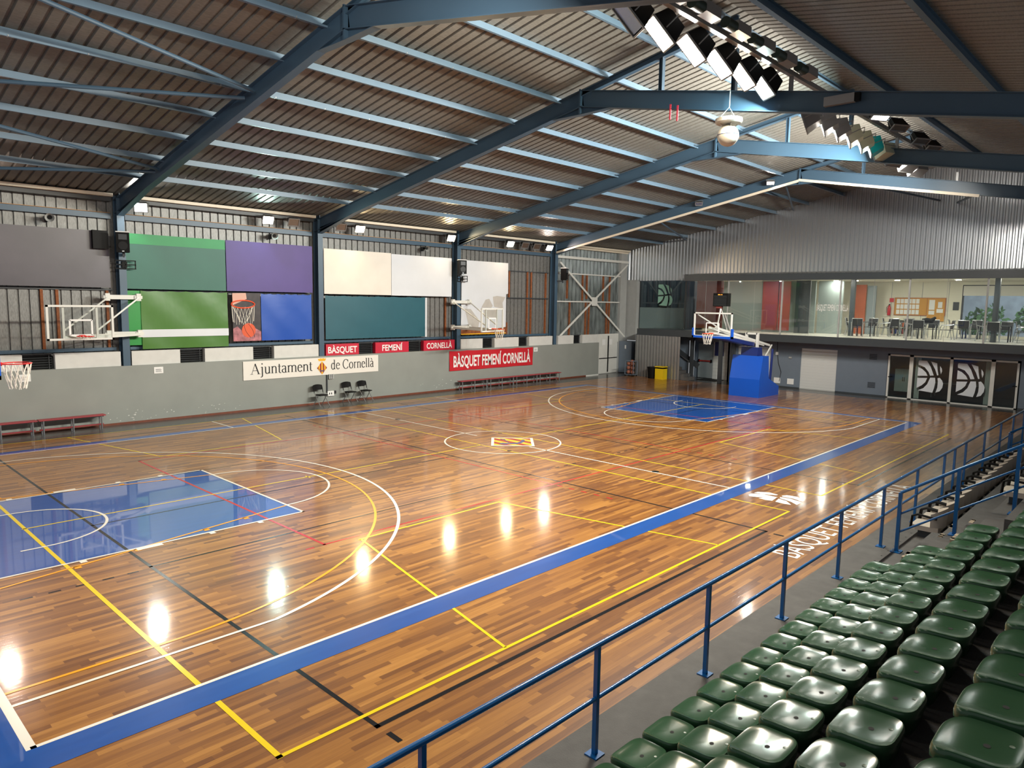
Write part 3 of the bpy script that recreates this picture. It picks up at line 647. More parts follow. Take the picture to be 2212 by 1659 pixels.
# purlins
PY = [15.95, 14.3, 12.55, 10.85, 9.1, 7.4, 5.74, 4.02, 2.33, 0.75]
pl = ['lowest by the eaves', 'second up from the eaves', 'third up from the eaves', 'fourth up from the eaves', 'fifth from the eaves, cable slotted', 'sixth up from the eaves', 'seventh from the eaves, cable slotted', 'eighth up from the eaves', 'ninth up from the eaves', 'beside the ridge on the long slope']
for i, y in enumerate(PY):
    z = zr(y)
    f = thing('roof_purlin', 'blue steel purlin on the long roof slope, ' + pl[i], 'purlin', (14, y, z), 'long slope purlins')
    b = MB().box(-3.5, 36.08, y - 0.015, y + 0.0, z - 0.16, z - 0.005).box(-3.5, 36.08, y - 0.07, y + 0.0, z - 0.165, z - 0.15)
    b.build('section', 'purlin_blue_lit', f)
    if i in (4, 6):
        MB().box(-3.5, 36.0, y - 0.16, y - 0.075, z - 0.19, z - 0.175).box(-3.5, 36.0, y - 0.165, y - 0.16, z - 0.2, z - 0.16).build('cable_tray', 'purlin_blue_lit', f)
        b = MB()
        for k in range(28): b.box(-2 + k * 1.35, -1.98 + k * 1.35, y - 0.17, y - 0.1, z - 0.2, z - 0.17)
        b.build('tray_clip', 'alu', f)
for i, y in enumerate((-0.42, -3.18, -5.95)):
    z = zr(y)
    f = thing('roof_beam', 'deep blue beam under the short roof slope, %s from the ridge' % ORD[i], 'purlin', (14, y, z), 'short slope beams')
    ibeam((-3.5, y, z - 0.01), (36.08, y, z - 0.01), 0.13, 0.22, (0, 0, 1)).build('section', 'frame_blue', f)
# diagonal pipe braces
braces = [((6.7, 8.53, 9.0), (-0.6, 6.1, 9.4), 'upper steep pipe brace of the first roof bay'), ((6.7, 9.0, 8.92), (-0.6, 11.5, 8.4), 'upper shallow pipe brace of the first roof bay'), ((6.7, 14.38, 7.9), (-0.6, 11.75, 8.35), 'lower steep pipe brace of the first roof bay'), ((6.7, 14.62, 7.86), (-0.6, 17.4, 7.35), 'lower shallow pipe brace of the first roof bay')]
braces += [((28.85, 2.65, 9.16), (36.05, 1.43, 9.17), 'grey pipe brace from the fourth frame to the metal gable, beside the lamps'), ((28.85, -1.48, 8.37), (36.05, 0.71, 9.02), 'short pipe brace reaching the metal gable under the crossbeam'), ((28.85, 5.55, 9.42), (36.05, 8.17, 9.24), 'pipe brace behind the fourth frame knee to the gable'), ((28.85, 11.66, 8.23), (36.05, 14.37, 8.0), 'low pipe brace from the fourth frame to the gable eaves')]
for p, q, lab in braces: tag(MB().tube([p, q], 0.045, 8).build('pipe_brace', 'frame_blue', None, True), 'blue grey ' + lab if 'grey' not in lab else lab, 'brace')
# white cross brace bay
xb = thing('cross_brace', 'white painted steel X brace on the galvanised wall bay', 'brace', (32.5, 18.3, 2.2))
MB().box(29.0, 35.95, 18.25, 18.4, 6.72, 6.86).build('top_beam', 'white_paint', xb)
for p, q in (((29.4, 18.3, 6.5), (35.8, 18.3, 2.2)), ((35.9, 18.3, 6.65), (29.3, 18.3, 2.25))): MB().bar(p, q, 0.05, 0.11).build('diagonal', 'white_paint', xb)
MB().box(32.35, 32.85, 18.25, 18.28, 4.1, 4.6).build('gusset_plate', 'white_paint', xb)
for z in (5.9, 4.33): MB().box(29.0, 35.9, 18.33, 18.4, z - 0.035, z + 0.035).build('rail', 'white_paint', xb)
struct(MB().box(28.95, 35.9, 18.1, 18.25, 7.4, 7.5).box(28.95, 35.9, 18.25, 18.44, 7.3, 7.42).build('trim_5', 'cream'))
# corner pillar and pale pieces
struct(MB().box(35.2, 35.85, 18.28, 18.5, 2.0, 7.4).box(36.0, 36.3, 17.62, 18.4, 2.0, 5.72).box(35.2, 36.1, 18.3, 18.5, 0, 2.0).build('trim_6', 'grey_paint'))
# double white door
d1 = struct(MB().box(31.3, 35.2, 18.33, 18.4, 1.9, 2.42).box(33.15, 35.15, 18.36, 18.4, 0.0, 2.42).build('door_1', 'white_paint'))
for x0, x1 in ((33.22, 34.12), (34.16, 35.08)): MB().box(x0, x1, 18.32, 18.36, 0.03, 2.36).build('door_leaf', 'white_paint', d1)
MB().box(33.25, 34.1, 18.27, 18.31, 0.93, 0.97).box(34.2, 35.05, 18.27, 18.31, 0.93, 0.97).box(34.1, 34.16, 18.27, 18.32, 0.1, 2.3).build('panic_bar', 'black', d1)
MB().box(33.55, 33.85, 18.315, 18.32, 1.75, 2.1).box(34.25, 34.55, 18.315, 18.32, 1.75, 2.1).build('notice', 'paper', d1)
o = thing('exit_sign', 'small green exit sign above the white double door', 'sign', (32.35, 18.3, 2.2))
MB().box(32.2, 32.5, 18.28, 18.33, 2.2, 2.36).build('plate', 'sign_green', o)
text_mesh('EXIT', 0.08, 0.2, lambda u, v: (32.25 + u, 18.277, 2.24 + v), 'lettering', 'text_white', o)
cbx = thing('wall_cabinet', 'tall blue-grey cabinet in the corner beside the white double door', 'cabinet', (35.6, 17.9, 0))
MB().box(35.25, 36.2, 17.35, 18.28, 0.03, 1.95).build('body', 'end_wall', cbx); MB().box(35.5, 36.1, 17.33, 17.35, 0.05, 1.85).build('dark_door', 'dark_steel', cbx); MB().box(35.235, 35.25, 17.75, 17.85, 1.5, 1.72).build('handle_plate', 'paper', cbx)
# ------------------------------------------------------------------ END: gable, ground floor, upper gallery
def zg(y): return zr(y) + 0.02
pr = ribbed(-9.0, 18.35, 0.23, 0.11, 0.05, None)
GX = 36.1
b = MB(); n = len(pr)
pr = []
t = -9.0
while t < 18.3: pr += [(t, 0), (t + 0.075, 0), (t + 0.115, 0.055), (t + 0.17, 0.055)]; t += 0.21
pr.append((18.35, 0)); n = len(pr)
for t, d in pr: b.v.append((GX + d, t, 5.67 if t > 13.45 else 5.95))
for t, d in pr: b.v.append((GX + d, t, zg(t)))
b.f = [(i, i + 1, n + i + 1, n + i) for i in range(n - 1)]
struct(b.build('wall_gable', 'gable_sheet'))
# ground floor wall with openings (x = 35.65)
WX = 35.65
b = MB()
for y0, y1, z0, z1 in ((-9, -2.3, 0, 2.45), (-2.3, 2.98, 2.1, 2.45), (2.98, 5.32, 0, 2.45), (5.32, 7.13, 2.12, 2.45), (7.13, 8.7, 0, 2.45), (8.7, 10.6, 2.06, 2.45), (10.6, 11.2, 0, 2.45), (11.2, 13.7, 2.2, 2.45), (13.7, 17.3, 0, 2.45)):
    b.box(WX, WX + 0.15, y0, y1, z0, z1)
we = struct(b.build('wall_end', 'end_wall'))
MB().box(WX - 0.012, WX, -9, -2.3, 0, 0.07).box(WX - 0.012, WX, 2.98, 5.32, 0, 0.07).box(WX - 0.012, WX, 7.13, 8.7, 0, 0.07).build('baseboard', 'fascia', we)
# shutters
for lab, y0, y1, z1 in (('white roller shutter in the end wall beside the vents', 5.32, 7.13, 2.12), ('white roller shutter in the end wall behind the portable goal', 8.7, 10.6, 2.06)):
    o = thing('roller_shutter', lab, 'shutter', (WX, 0.5 * (y0 + y1), 0), 'roller shutters')
    b = MB(); k = 0; z = 0.02
    while z < z1 - 0.01:
        h = min(0.145, z1 - z); b.box(WX + 0.05 - 0.004 * (k % 2), WX + 0.08, y0, y1, z, z + h - 0.006); z += h; k += 1
    b.build('curtain', 'shutter_white', o); MB().box(WX + 0.03, WX + 0.09, y0, y1, 0.0, 0.05).build('bottom_bar', 'grey_paint', o)
for lab, z0 in (('square wall grille high on the blue-grey end wall', 1.75), ('square wall grille low on the blue-grey end wall', 0.38)):
    o = thing('wall_grille', lab, 'vent', (WX, 3.63, z0), 'end wall grilles')
    MB().box(WX - 0.012, WX, 3.44, 3.82, z0, z0 + 0.3).build('frame', 'end_wall', o)
    b = MB()
    for k in range(7): b.box(WX - 0.02, WX - 0.012, 3.46, 3.8, z0 + 0.02 + k * 0.04, z0 + 0.038 + k * 0.04)
    b.build('slats', 'black', o)
o = MB().box(WX - 0.04, WX, 8.33, 8.47, 1.7, 1.85).build('switch_box', 'paper'); tag(o, 'small white switch box on the end wall beside the goal', 'switch')
o = MB().tube([(WX - 0.02, 8.4, 2.44), (WX - 0.02, 8.4, 1.86)], 0.012, 6).tube([(WX - 0.02, 8.36, 1.69), (WX - 0.03, 8.3, 1.3), (WX - 0.03, 8.12, 0.8), (WX - 0.03, 8.2, 0.3)], 0.013, 6).build('hanging_cable', 'ink'); tag(o, 'thin dark cable hanging down the end wall from the switch box', 'cable')
for lab, y0 in (('white square plate low on the end wall, under the switch box', 8.15), ('white square plate low on the end wall, toward the wide shutter', 7.43)):
    o = MB().box(WX - 0.03, WX, y0, y0 + 0.34, 0.2, 0.49).build('wall_plate', 'paper'); tag(o, lab, 'plate', 'white wall plates')
o = MB().box(WX - 0.05, WX, 7.6, 7.75, 1.56, 1.64).build('wall_lamp', 'grey_paint'); tag(o, 'small grey fitting on the end wall above the white plates', 'fitting')
# recess with emergency door
struct(MB().box(36.75, 36.85, 11.1, 13.9, 0, 2.5).box(WX, 36.8, 11.1, 11.2, 0, 2.5).box(WX + 0.02, 36.8, 11.1, 13.8, 2.3, 2.45).build('wall_recess', 'end_wall'))
d2 = struct(MB().box(36.55, 36.6, 12.6, 13.52, 0.02, 2.02).build('door_2', 'door_grey'))
MB().box(36.47, 36.55, 12.65, 13.45, 0.98, 1.05).build('panic_bar', 'blood', d2); MB().box(36.46, 36.55, 12.62, 12.7, 0.93, 1.1).box(36.46, 36.55, 13.42, 13.5, 0.93, 1.1).build('bar_end', 'black', d2)
tl = struct(MB().box(36.62, 36.7, 11.7, 12.6, 0, 2.25).build('wall_tiled', 'tile'))
b = MB()
for k in range(1, 11): b.box(36.616, 36.62, 11.7, 12.6, k * 0.2 - 0.004, k * 0.2 + 0.004)
for k in range(5): b.box(36.616, 36.62, 11.8 + k * 0.2, 11.808 + k * 0.2, 0, 2.25)
b.build('grout_lines', 'grey_paint', tl)
o = MB().box(36.58, 36.61, 11.95, 12.5, 1.35, 2.15).build('wall_poster', 'pad_navy'); tag(o, 'blue poster on the white tiled wall beside the grey emergency door', 'poster')
o = MB().box(35.25, 36.3, 11.7, 12.9, 0.002, 0.015).build('door_mat', 'black'); tag(o, 'dark floor mat before the grey emergency door', 'mat')
for lab, px, py in (('dark steel post under the gallery edge beside the mat', 34.7, 11.15), ('dark steel post set back behind the portable goal', 35.4, 10.75), ('dark steel post at the foot of the stairs', 35.3, 13.24)):
    o = MB().box(px - 0.09, px + 0.09, py - 0.09, py + 0.09, 0, 2.44).build('support_post', 'dark_steel'); tag(o, lab, 'post', 'gallery posts')
# metal panel hiding the stairs
pr = ribbed(13.48, 16.35, 0.2, 0.08, 0.06, None)
b = sheet(pr, lambda t, d: (34.36 + d, t, 0.0), lambda t, d: (34.36 + d, t, 2.44))
struct(b.build('wall_stair', 'panel_sheet'))
st_ = thing('concrete_stair', 'concrete stair climbing behind the ribbed metal panel', 'stairs', (35.0, 13.3, 0))
b = MB()
for k in range(9): b.box(34.45, 35.2, 12.95 + 0.28 * k, 13.23 + 0.28 * k, 0, 0.17 * (k + 1))
b.build('steps', 'concrete', st_)
MB().bar((34.5, 12.95, 1.1), (34.5, 15.4, 2.4), 0.04, 0.05).tube([(34.5, 13.0, 0.17), (34.5, 13.0, 1.12)], 0.02, 6).build('handrail', 'dark_steel', st_)
MB().bar((35.55, 12.95, 0.75), (35.55, 15.6, 2.35), 0.05, 0.3).build('stringer', 'dark_steel', st_)
# gallery slab, fascia, canopy
struct(MB().box(34.4, 46, -9, 16.43, 2.45, 2.815).build('trim_1', 'fascia'))
struct(MB().box(34.35, 34.5, -9, 13.4, 5.58, 5.9).box(34.4, 36.1, 13.3, 13.4, 5.58, 5.95).build('trim_2', 'fascia'))
pr = ribbed(-9.0, 13.4, 0.23, 0.11, 0.04, None)
struct(sheet(pr, lambda t, d: (34.4, t, 5.9 + d * 0.5), lambda t, d: (36.12, t, 6.04 + d * 0.5)).build('trim_3', 'panel_sheet'))
# gallery room
struct(MB().add([(34.45, -9, 2.818), (41.5, -9, 2.818), (41.5, 13.4, 2.818), (34.45, 13.4, 2.818)], [(0, 1, 2, 3)]).build('floor_gallery', 'room_floor'))
struct(MB().box(34.5, 41.6, -9, 13.4, 5.66, 5.75).build('ceiling_gallery', 'room_ceiling'))
b = MB().box(41.5, 41.65, 1.35, 13.4, 2.8, 5.7).box(41.5, 41.65, -9, 1.35, 5.5, 5.7).box(41.5, 41.65, -9, 1.35, 2.8, 2.95).box(41.5, 41.65, -9, -5.0, 2.9, 5.6)
wb = struct(b.build('wall_gallery', 'room_wall'))
b = MB()
for y in (1.95, 3.2, 4.7): b.box(41.49, 41.5, y - 0.012, y + 0.012, 2.82, 5.66)
b.build('panel_joints', 'grey_paint', wb)
struct(MB().box(36.6, 41.5, 13.3, 13.4, 2.8, 5.7).box(36.3, 36.4, 14.3, 18.3, 2.4, 2.75).build('wall_side', 'room_wall'))
# window at the back with roller blind, trees and street behind
wf = struct(MB().box(41.52, 41.58, -5.0, -4.92, 2.95, 5.5).box(41.52, 41.58, 1.27, 1.35, 2.95, 5.5).box(41.52, 41.58, -5, 1.35, 5.42, 5.5).box(41.52, 41.58, -1.7, -1.62, 2.95, 5.5).build('window_1', 'dark_steel'))
MB().box(41.55, 41.56, -4.95, 1.3, 2.95, 5.45).build('window_pane', 'glass', wf)
o = MB().box(41.46, 41.48, -5.0, 1.3, 4.95, 5.45).build('roller_blind', 'blind'); tag(o, 'white roller blind drawn over the top of the gallery window', 'blind')
o = MB().box(50, 50.3, -12, 8, -1, 6.5).build('street_building', 'street_wall'); tag(o, 'pale blue building across the street beyond the gallery window', 'building')
def bush(name, lab, c, r):
    b = MB(); q = random.Random(int(c[1] * 10) + 77)
    for i in range(260):
        d = Vector((q.gauss(0, 1), q.gauss(0, 1), q.gauss(0, 1))).normalized() * r * q.uniform(0.5, 1)
        p = Vector(c) + d; a = Vector((q.gauss(0, 1), q.gauss(0, 1), q.gauss(0, 1))).normalized() * 0.18; e = a.orthogonal().normalized() * 0.12
        b.poly([p - a, p + e, p + a, p - e])
    f = thing(name, lab, 'tree', (c[0], c[1], 0)); b.build('foliage', 'leaf', f)
    MB().tube([(c[0], c[1], 0), (c[0], c[1], c[2])], 0.1, 6).build('trunk', 'rust', f)
bush('street_tree', 'leafy green tree outside the gallery window, beside the dark column', (46.0, -1.5, 3.7), 1.2)
bush('street_tree', 'leafy green tree outside the gallery window, at its far end from the board', (47.5, -4.4, 3.9), 1.5)
bush('street_tree', 'leafy green tree outside the window, close to the cork board end', (48.0, 1.4, 3.4), 1.2)
# interior columns
for lab, px, py in (('dark steel column inside the gallery among the first tables', 36.8, 5.15), ('dark steel column inside the gallery before the big window', 36.3, -1.08)):
    o = MB().box(px - 0.1, px + 0.1, py - 0.1, py + 0.1, 2.82, 5.66).build('steel_column', 'fascia'); tag(o, lab, 'column', 'gallery columns')
# mullions + panes of the gallery front
ys = [13.4, 10.75, 7.81, 4.95, 1.95, -1.05, -4.0, -9]
for i in range(7):
    y1, y0 = ys[i], ys[i + 1]
    w = struct(MB().box(34.44, 34.5, y0 - 0.035, y0 + 0.035, 2.82, 5.6).build('window_%d' % (i + 2), 'grey_paint' if i != 3 else 'grey_paint'))
    MB().box(34.468, 34.476, y0 + 0.035, y1 - 0.035, 2.82, 5.6).build('window_pane', 'glass', w)
    MB().box(34.462, 34.466, (y0 + y1) / 2 - 0.006, (y0 + y1) / 2 + 0.006, 2.82, 5.6).build('pane_joint', 'grey_paint', w)
w = struct(MB().box(36.3, 36.4, 14.38, 14.45, 2.75, 5.67).box(36.3, 36.4, 17.58, 17.64, 2.75, 5.67).build('window_9', 'dark_steel'))
MB().box(36.34, 36.348, 14.45, 17.58, 2.75, 5.67).build('window_pane', 'glass_dark', w)
MB().box(36.33, 36.334, 14.45, 17.58, 2.76, 4.05).build('frosted_band', 'frost', w)
struct(MB().box(39.4, 39.5, 13.5, 18.4, 2.7, 5.8).box(36.4, 39.5, 18.3, 18.4, 2.7, 5.8).build('wall_corner', 'end_wall'))
LOGO = [[(1213, 80), (1222, 60), (1345, 60), (1400, 150), (1450, 290), (1392, 298), (1370, 240), (1310, 165), (1213, 130)], [(1210, 170), (1270, 195), (1330, 250), (1355, 303), (1200, 312)], [(1405, 65), (1500, 90), (1505, 180), (1520, 280), (1500, 285), (1470, 190)], [(1545, 130), (1570, 170), (1575, 210), (1558, 262), (1545, 200)],
        [(1195, 348), (1350, 338), (1320, 410), (1265, 465), (1185, 515)], [(1395, 330), (1470, 325), (1475, 400), (1455, 500), (1430, 572), (1205, 552), (1290, 510), (1350, 440)], [(1540, 320), (1575, 360), (1592, 410), (1580, 480), (1540, 540), (1478, 565), (1505, 480), (1512, 390), (1507, 330)]]
def logo(x, ya, yb, z0, z1, m, parent):
    b = MB()
    for P_ in LOGO:
        q = []
        for px, py in P_:
            u = (px - (1213 - 30 * (py - 65) / 455)) / 395.0; v = (575 - py) / 515.0
            v -= 0.0
            q.append((x, ya + (yb - ya) * u, z0 + (z1 - z0) * v))
        b.poly(q)
    return b.build('ball_sticker', m, parent)
logo(36.325, 16.3, 15.3, 4.15, 5.45, 'sticker_green', w)
# things in the small corner room
o = MB().box(37.5, 38.0, 16.4, 17.0, 2.75, 4.9).build('locker', 'dark_steel'); tag(o, 'dark tall locker behind the ball sticker on the corner glass', 'cabinet')
o = MB().box(37.2, 37.7, 14.5, 15.5, 2.75, 4.75).build('storage_cabinet', 'end_wall'); tag(o, 'dark cabinet in the glazed corner room, beside the sticker', 'cabinet')
# gallery partitions; the maroon panels stand in for banners reflected in the glass
for lab, x, y0, y1, m in (('wide maroon panel standing in for a reflection in the gallery glass above the goal', 35.3, 11.5, 13.1, 'maroon'), ('narrow maroon panel standing in for a reflection in the middle gallery glass', 37.0, 9.12, 10.0, 'maroon'), ('maroon panel standing in for a reflection beside the dark glass partition', 37.0, 8.45, 9.06, 'maroon')):
    o = MB().box(x, x + 0.06, y0, y1, 2.95, 5.6).build('reflection_panel', m); tag(o, lab, 'banner', 'maroon reflection panels')
struct(MB().box(38.3, 38.4, 7.6, 13.3, 2.82, 5.66).build('wall_partition', 'partition')); struct(MB().box(38.7, 38.8, 6.3, 7.6, 2.82, 5.66).build('wall_kitchen', 'partition'))
struct(MB().box(37.6, 37.65, 7.6, 8.4, 2.82, 5.66).build('wall_divider', 'fascia'))
o = MB().box(40.4, 40.5, 5.68, 6.22, 2.82, 5.5).build('wood_panel', 'orange_wood'); tag(o, 'orange-brown wood panel beside the dark gallery column', 'panel')
o = MB().box(40.5, 40.6, 5.2, 5.64, 2.82, 5.45).build('glass_door', 'door_grey'); tag(o, 'grey door leaf between the wood panel and the noticeboard wall', 'door')
# cork board
cb = thing('notice_board', 'long cork notice board with rows of white papers', 'notice board', (41.45, 3.3, 3.6))
MB().box(41.44, 41.49, 2.05, 4.52, 3.88, 4.83).build('frame', 'orange_wood', cb); MB().box(41.43, 41.44, 2.08, 2.9, 3.6, 4.8).box(41.43, 41.44, 2.92, 4.49, 3.91, 4.8).build('cork', 'cork', cb)
b = MB()
for r_ in range(3):
    for k in range(6): b.box(41.42, 41.425, 4.4 - k * 0.19 - 0.16, 4.4 - k * 0.19, 4.52 - r_ * 0.29, 4.76 - r_ * 0.29)
b.box(41.42, 41.425, 2.55, 2.82, 4.2, 4.72).box(41.42, 41.425, 2.55, 2.82, 3.95, 4.15).box(41.42, 41.425, 2.15, 2.45, 4.05, 4.25).box(41.42, 41.425, 2.2, 2.4, 4.3, 4.62).build('paper', 'paper', cb)
o = MB().box(41.47, 41.49, 1.45, 1.72, 4.2, 4.62).build('wall_picture', 'dark_steel'); tag(o, 'small dark notice on the gallery wall beside the window', 'notice')
fe = thing('fire_extinguisher', 'red fire extinguisher on the gallery wall', 'extinguisher', (41.38, 4.75, 3.9))
MB().lathe([(0.0, 0), (0.08, 0.0), (0.085, 0.1), (0.085, 0.4), (0.05, 0.5), (0.03, 0.55)], (41.38, 4.75, 3.86), 14).build('cylinder', 'extinguisher', fe, True)
MB().box(41.35, 41.41, 4.72, 4.78, 4.41, 4.47).tube([(41.36, 4.75, 4.43), (41.33, 4.87, 4.3), (41.35, 4.86, 4.0)], 0.012, 6).build('hose', 'black', fe)
o = MB().box(41.46, 41.49, 4.57, 4.78, 4.58, 4.8).build('extinguisher_sign', 'extinguisher'); tag(o, 'small red sign above the fire extinguisher', 'sign')
bs = thing('book_shelf', 'low pale bookshelf below the cork board', 'shelf', (41.2, 4.2, 2.82))
MB().box(41.0, 41.45, 3.5, 4.65, 3.62, 3.66).box(41.0, 41.45, 3.5, 4.65, 3.22, 3.25).box(41.0, 41.45, 3.5, 4.65, 2.84, 2.87).box(41.0, 41.45, 3.5, 3.54, 2.82, 3.62).box(41.0, 41.45, 4.61, 4.65, 2.82, 3.62).box(41.42, 41.45, 3.5, 4.65, 2.84, 3.62).build('carcass', 'room_wall', bs)
bcs = ['dark_steel', 'orange_wood', 'pad_navy', 'paper', 'tarp_teal', 'maroon']
for lv, z in enumerate((2.872, 3.252)):
    for k in range(7):
        h = 0.18 + 0.03 * ((k * 7 + lv * 3) % 4); y = 4.55 - k * 0.12
        o = MB().box(41.08, 41.3, y - 0.09, y, z, z + h).build('shelf_book', bcs[(k + lv * 2) % 6]); tag(o, '%s book from the wood panel on the %s level of the gallery bookshelf' % (ORD[k], ('bottom', 'middle')[lv]), 'book', 'books on the gallery shelf')
# downlights
k = 0
for x in (35.6, 38.4):
    for y in (12.0, 9.6, 6.6, 5.6, 3.6, 0.9, -1.9):
        o = MB().lathe([(0.0, 0), (0.11, 0.0), (0.11, 0.012)], (x, y, 5.645), 16).build('down_light', 'downlight'); tag(o, 'round ceiling downlight, %s of seven along the gallery %s row' % (ORD[k % 7], 'front' if x < 36 else 'rear'), 'lamp', 'gallery downlights'); k += 1
# daylight outside the back window
ld = bpy.data.lights.new('day', 'AREA'); ld.shape = 'RECTANGLE'; ld.size = 8; ld.size_y = 5; ld.energy = 500; ld.color = (0.9, 0.95, 1)
lo = bpy.data.objects.new('daylight', ld); lo.location = (45.0, -1.5, 9.5); lo.rotation_euler = (0, math.radians(-35), 0); COL.objects.link(lo)
# text on the gallery glass
text_mesh('BÀSQUET FEMENÍ CORNELLÀ', 0.3, 1.5, lambda u, v: (34.455, 6.04 - u, 4.08 + v), 'glass_lettering', 'text_white', bpy.data.objects['window_4'])
# ground floor glass doors
wd = struct(MB().box(WX - 0.02, WX + 0.1, -2.25, 2.95, 2.0, 2.08).box(WX - 0.02, WX + 0.1, -2.25, 2.95, 0.0, 0.045).box(WX - 0.02, WX + 0.1, 2.87, 2.95, 0, 2.08).box(WX - 0.02, WX + 0.1, 1.86, 2.02, 0, 2.08).box(WX - 0.02, WX + 0.1, 0.24, 0.36, 0, 2.08).box(WX - 0.02, WX + 0.1, -1.38, -1.22, 0, 2.08).box(WX - 0.02, WX + 0.1, -2.25, -2.17, 0, 2.08).build('window_10', 'white_paint'))
MB().box(WX + 0.03, WX + 0.038, 2.02, 2.87, 0.045, 2.0).box(WX + 0.03, WX + 0.038, 0.36, 1.86, 0.045, 2.0).box(WX + 0.03, WX + 0.038, -1.22, 0.24, 0.045, 2.0).box(WX + 0.03, WX + 0.038, -2.17, -1.38, 0.045, 2.0).build('window_pane', 'glass_dark', wd)
MB().box(WX - 0.05, WX - 0.02, 2.74, 2.9, 0.98, 1.02).box(WX - 0.05, WX - 0.02, -2.22, -2.06, 0.98, 1.02).build('door_handle', 'black', wd)
logo(WX + 0.02, 1.66, 0.6, 0.4, 1.86, 'sticker_white', wd); logo(WX + 0.02, 0.06, -1.02, 0.36, 1.84, 'sticker_white', wd)
struct(MB().box(39.5, 39.6, -3, 3.2, 0, 2.45).box(WX + 0.2, 39.5, 3.1, 3.2, 0, 2.45).box(WX + 0.2, 39.5, -3.1, -3, 0, 2.45).build('wall_office', 'dark_steel'))
struct(MB().add([(WX, -3, 0.004), (39.5, -3, 0.004), (39.5, 3.2, 0.004), (WX, 3.2, 0.004)], [(0, 1, 2, 3)]).build('floor_office', 'carpet'))
for lab, y0, y1 in (('white curtain strip behind the first ball sticker', 1.6, 1.82), ('white curtain strip behind the second ball sticker', -1.2, -0.98)):
    b = MB()
    n = 9
    for i in range(n): b.v += [(WX + 0.25 + 0.03 * (i % 2), y0 + (y1 - y0) * i / (n - 1), 0.05), (WX + 0.25 + 0.03 * (i % 2), y0 + (y1 - y0) * i / (n - 1), 2.0)]
    b.f = [(2 * i, 2 * i + 2, 2 * i + 3, 2 * i + 1) for i in range(n - 1)]
    tag(b.build('curtain', 'paper'), lab, 'curtain', 'office curtains')
cp = thing('office_cabinet', 'pale two-door cabinet behind the first glass door', 'cabinet', (36.6, 2.45, 0))
MB().box(36.5, 36.9, 2.05, 2.85, 0.25, 1.35).build('body', 'cupboard', cp); MB().box(36.48, 36.5, 2.07, 2.44, 0.28, 1.33).build('door', 'cupboard', cp); MB().box(36.48, 36.5, 2.46, 2.83, 0.28, 1.33).build('door', 'cupboard', cp); MB().box(36.46, 36.48, 2.4, 2.43, 0.75, 0.95).box(36.46, 36.48, 2.47, 2.5, 0.75, 0.95).build('handle', 'black', cp)
tbl = thing('office_table', 'dim table standing behind the ball stickers in the office', 'table', (37.8, 0.3, 0))
MB().box(37.4, 38.2, -0.8, 1.5, 0.7, 0.74).build('table_top', 'grey_paint', tbl)
for x, y in ((37.45, -0.75), (37.45, 1.45), (38.15, -0.75), (38.15, 1.45)): MB().tube([(x, y, 0), (x, y, 0.7)], 0.02, 6).build('leg', 'steel', tbl)
# ------------------------------------------------------------------ gallery chairs and tables
def arm_chair(label):
    r = thing('arm_chair', label, 'chair', (0, 0, 0), 'gallery chairs')
    MB().box(-0.22, 0.22, -0.22, 0.22, 0.44, 0.46).build('seat', 'mesh_black', r)
    b = MB(); n = 8
    for i in range(n + 1):
        u = -1 + 2 * i / n; b.v += [(0.21 * u, -0.2 - 0.05 * (1 - u * u), 0.5), (0.23 * u, -0.27 - 0.06 * (1 - u * u), 0.88)]
    b.f = [(2 * i, 2 * i + 2, 2 * i + 3, 2 * i + 1) for i in range(n)]
    b.build('backrest', 'mesh_black', r, True)
    for s_ in (-1, 1):
        MB().tube([(s_ * 0.26, 0.26, 0), (s_ * 0.27, 0.2, 0.55), (s_ * 0.28, 0.14, 0.66), (s_ * 0.28, -0.1, 0.68), (s_ * 0.24, -0.27, 0.72)], 0.018, 6).build('arm_frame', 'alu', r, True)
        MB().tube([(s_ * 0.26, -0.3, 0), (s_ * 0.24, -0.22, 0.45), (s_ * 0.23, -0.3, 0.9)], 0.018, 6).build('rear_leg', 'alu', r, True)
    MB().tube([(-0.23, -0.3, 0.9), (0, -0.36, 0.9), (0.23, -0.3, 0.9)], 0.018, 6).build('top_rail', 'alu', r, True)
    return r
TB = [(37.2, 4.55), (37.1, 1.75), (37.0, -1.25), (39.6, 3.5), (39.5, 0.4), (39.4, -2.4)]
TN = ['by the dark column', 'below the cork board', 'at the big window', 'behind, near the bookshelf', 'behind, past the cork board', 'behind, near the window']
first = None
for i, (x, y) in enumerate(TB):
    t = thing('cafe_table', 'dark square cafe table ' + TN[i], 'table', (x, y, 2.82), 'gallery tables')
    MB().box(x - 0.36, x + 0.36, y - 0.36, y + 0.36, 3.53, 3.555).build('table_top', 'dark_steel', t)
    for sx in (-1, 1):
        for sy in (-1, 1): MB().box(x + sx * 0.31 - 0.02, x + sx * 0.31 + 0.02, y + sy * 0.31 - 0.02, y + sy * 0.31 + 0.02, 2.82, 3.53).build('leg', 'black', t)
    for k, (dx, dy, rz, w) in enumerate(((-0.72, 0.2, -PI / 2 + 0.3, 'court side'), (0.1, 0.72, PI + 0.2, 'cabinet side'), (0.2, -0.75, 0.3, 'open side'), (0.66, 0.0, PI / 2, 'rear side'))):
        lab = 'aluminium armchair, %s of the table %s' % (w, TN[i])
        if first is None: first = arm_chair(lab); first.location = (x + dx, y + dy, 2.82); first.rotation_euler = (0, 0, rz)
        else: copy_tree(first, (x + dx, y + dy, 2.82), (0, 0, rz + 0.15 * ((i * 3 + k) % 3 - 1)), lab)
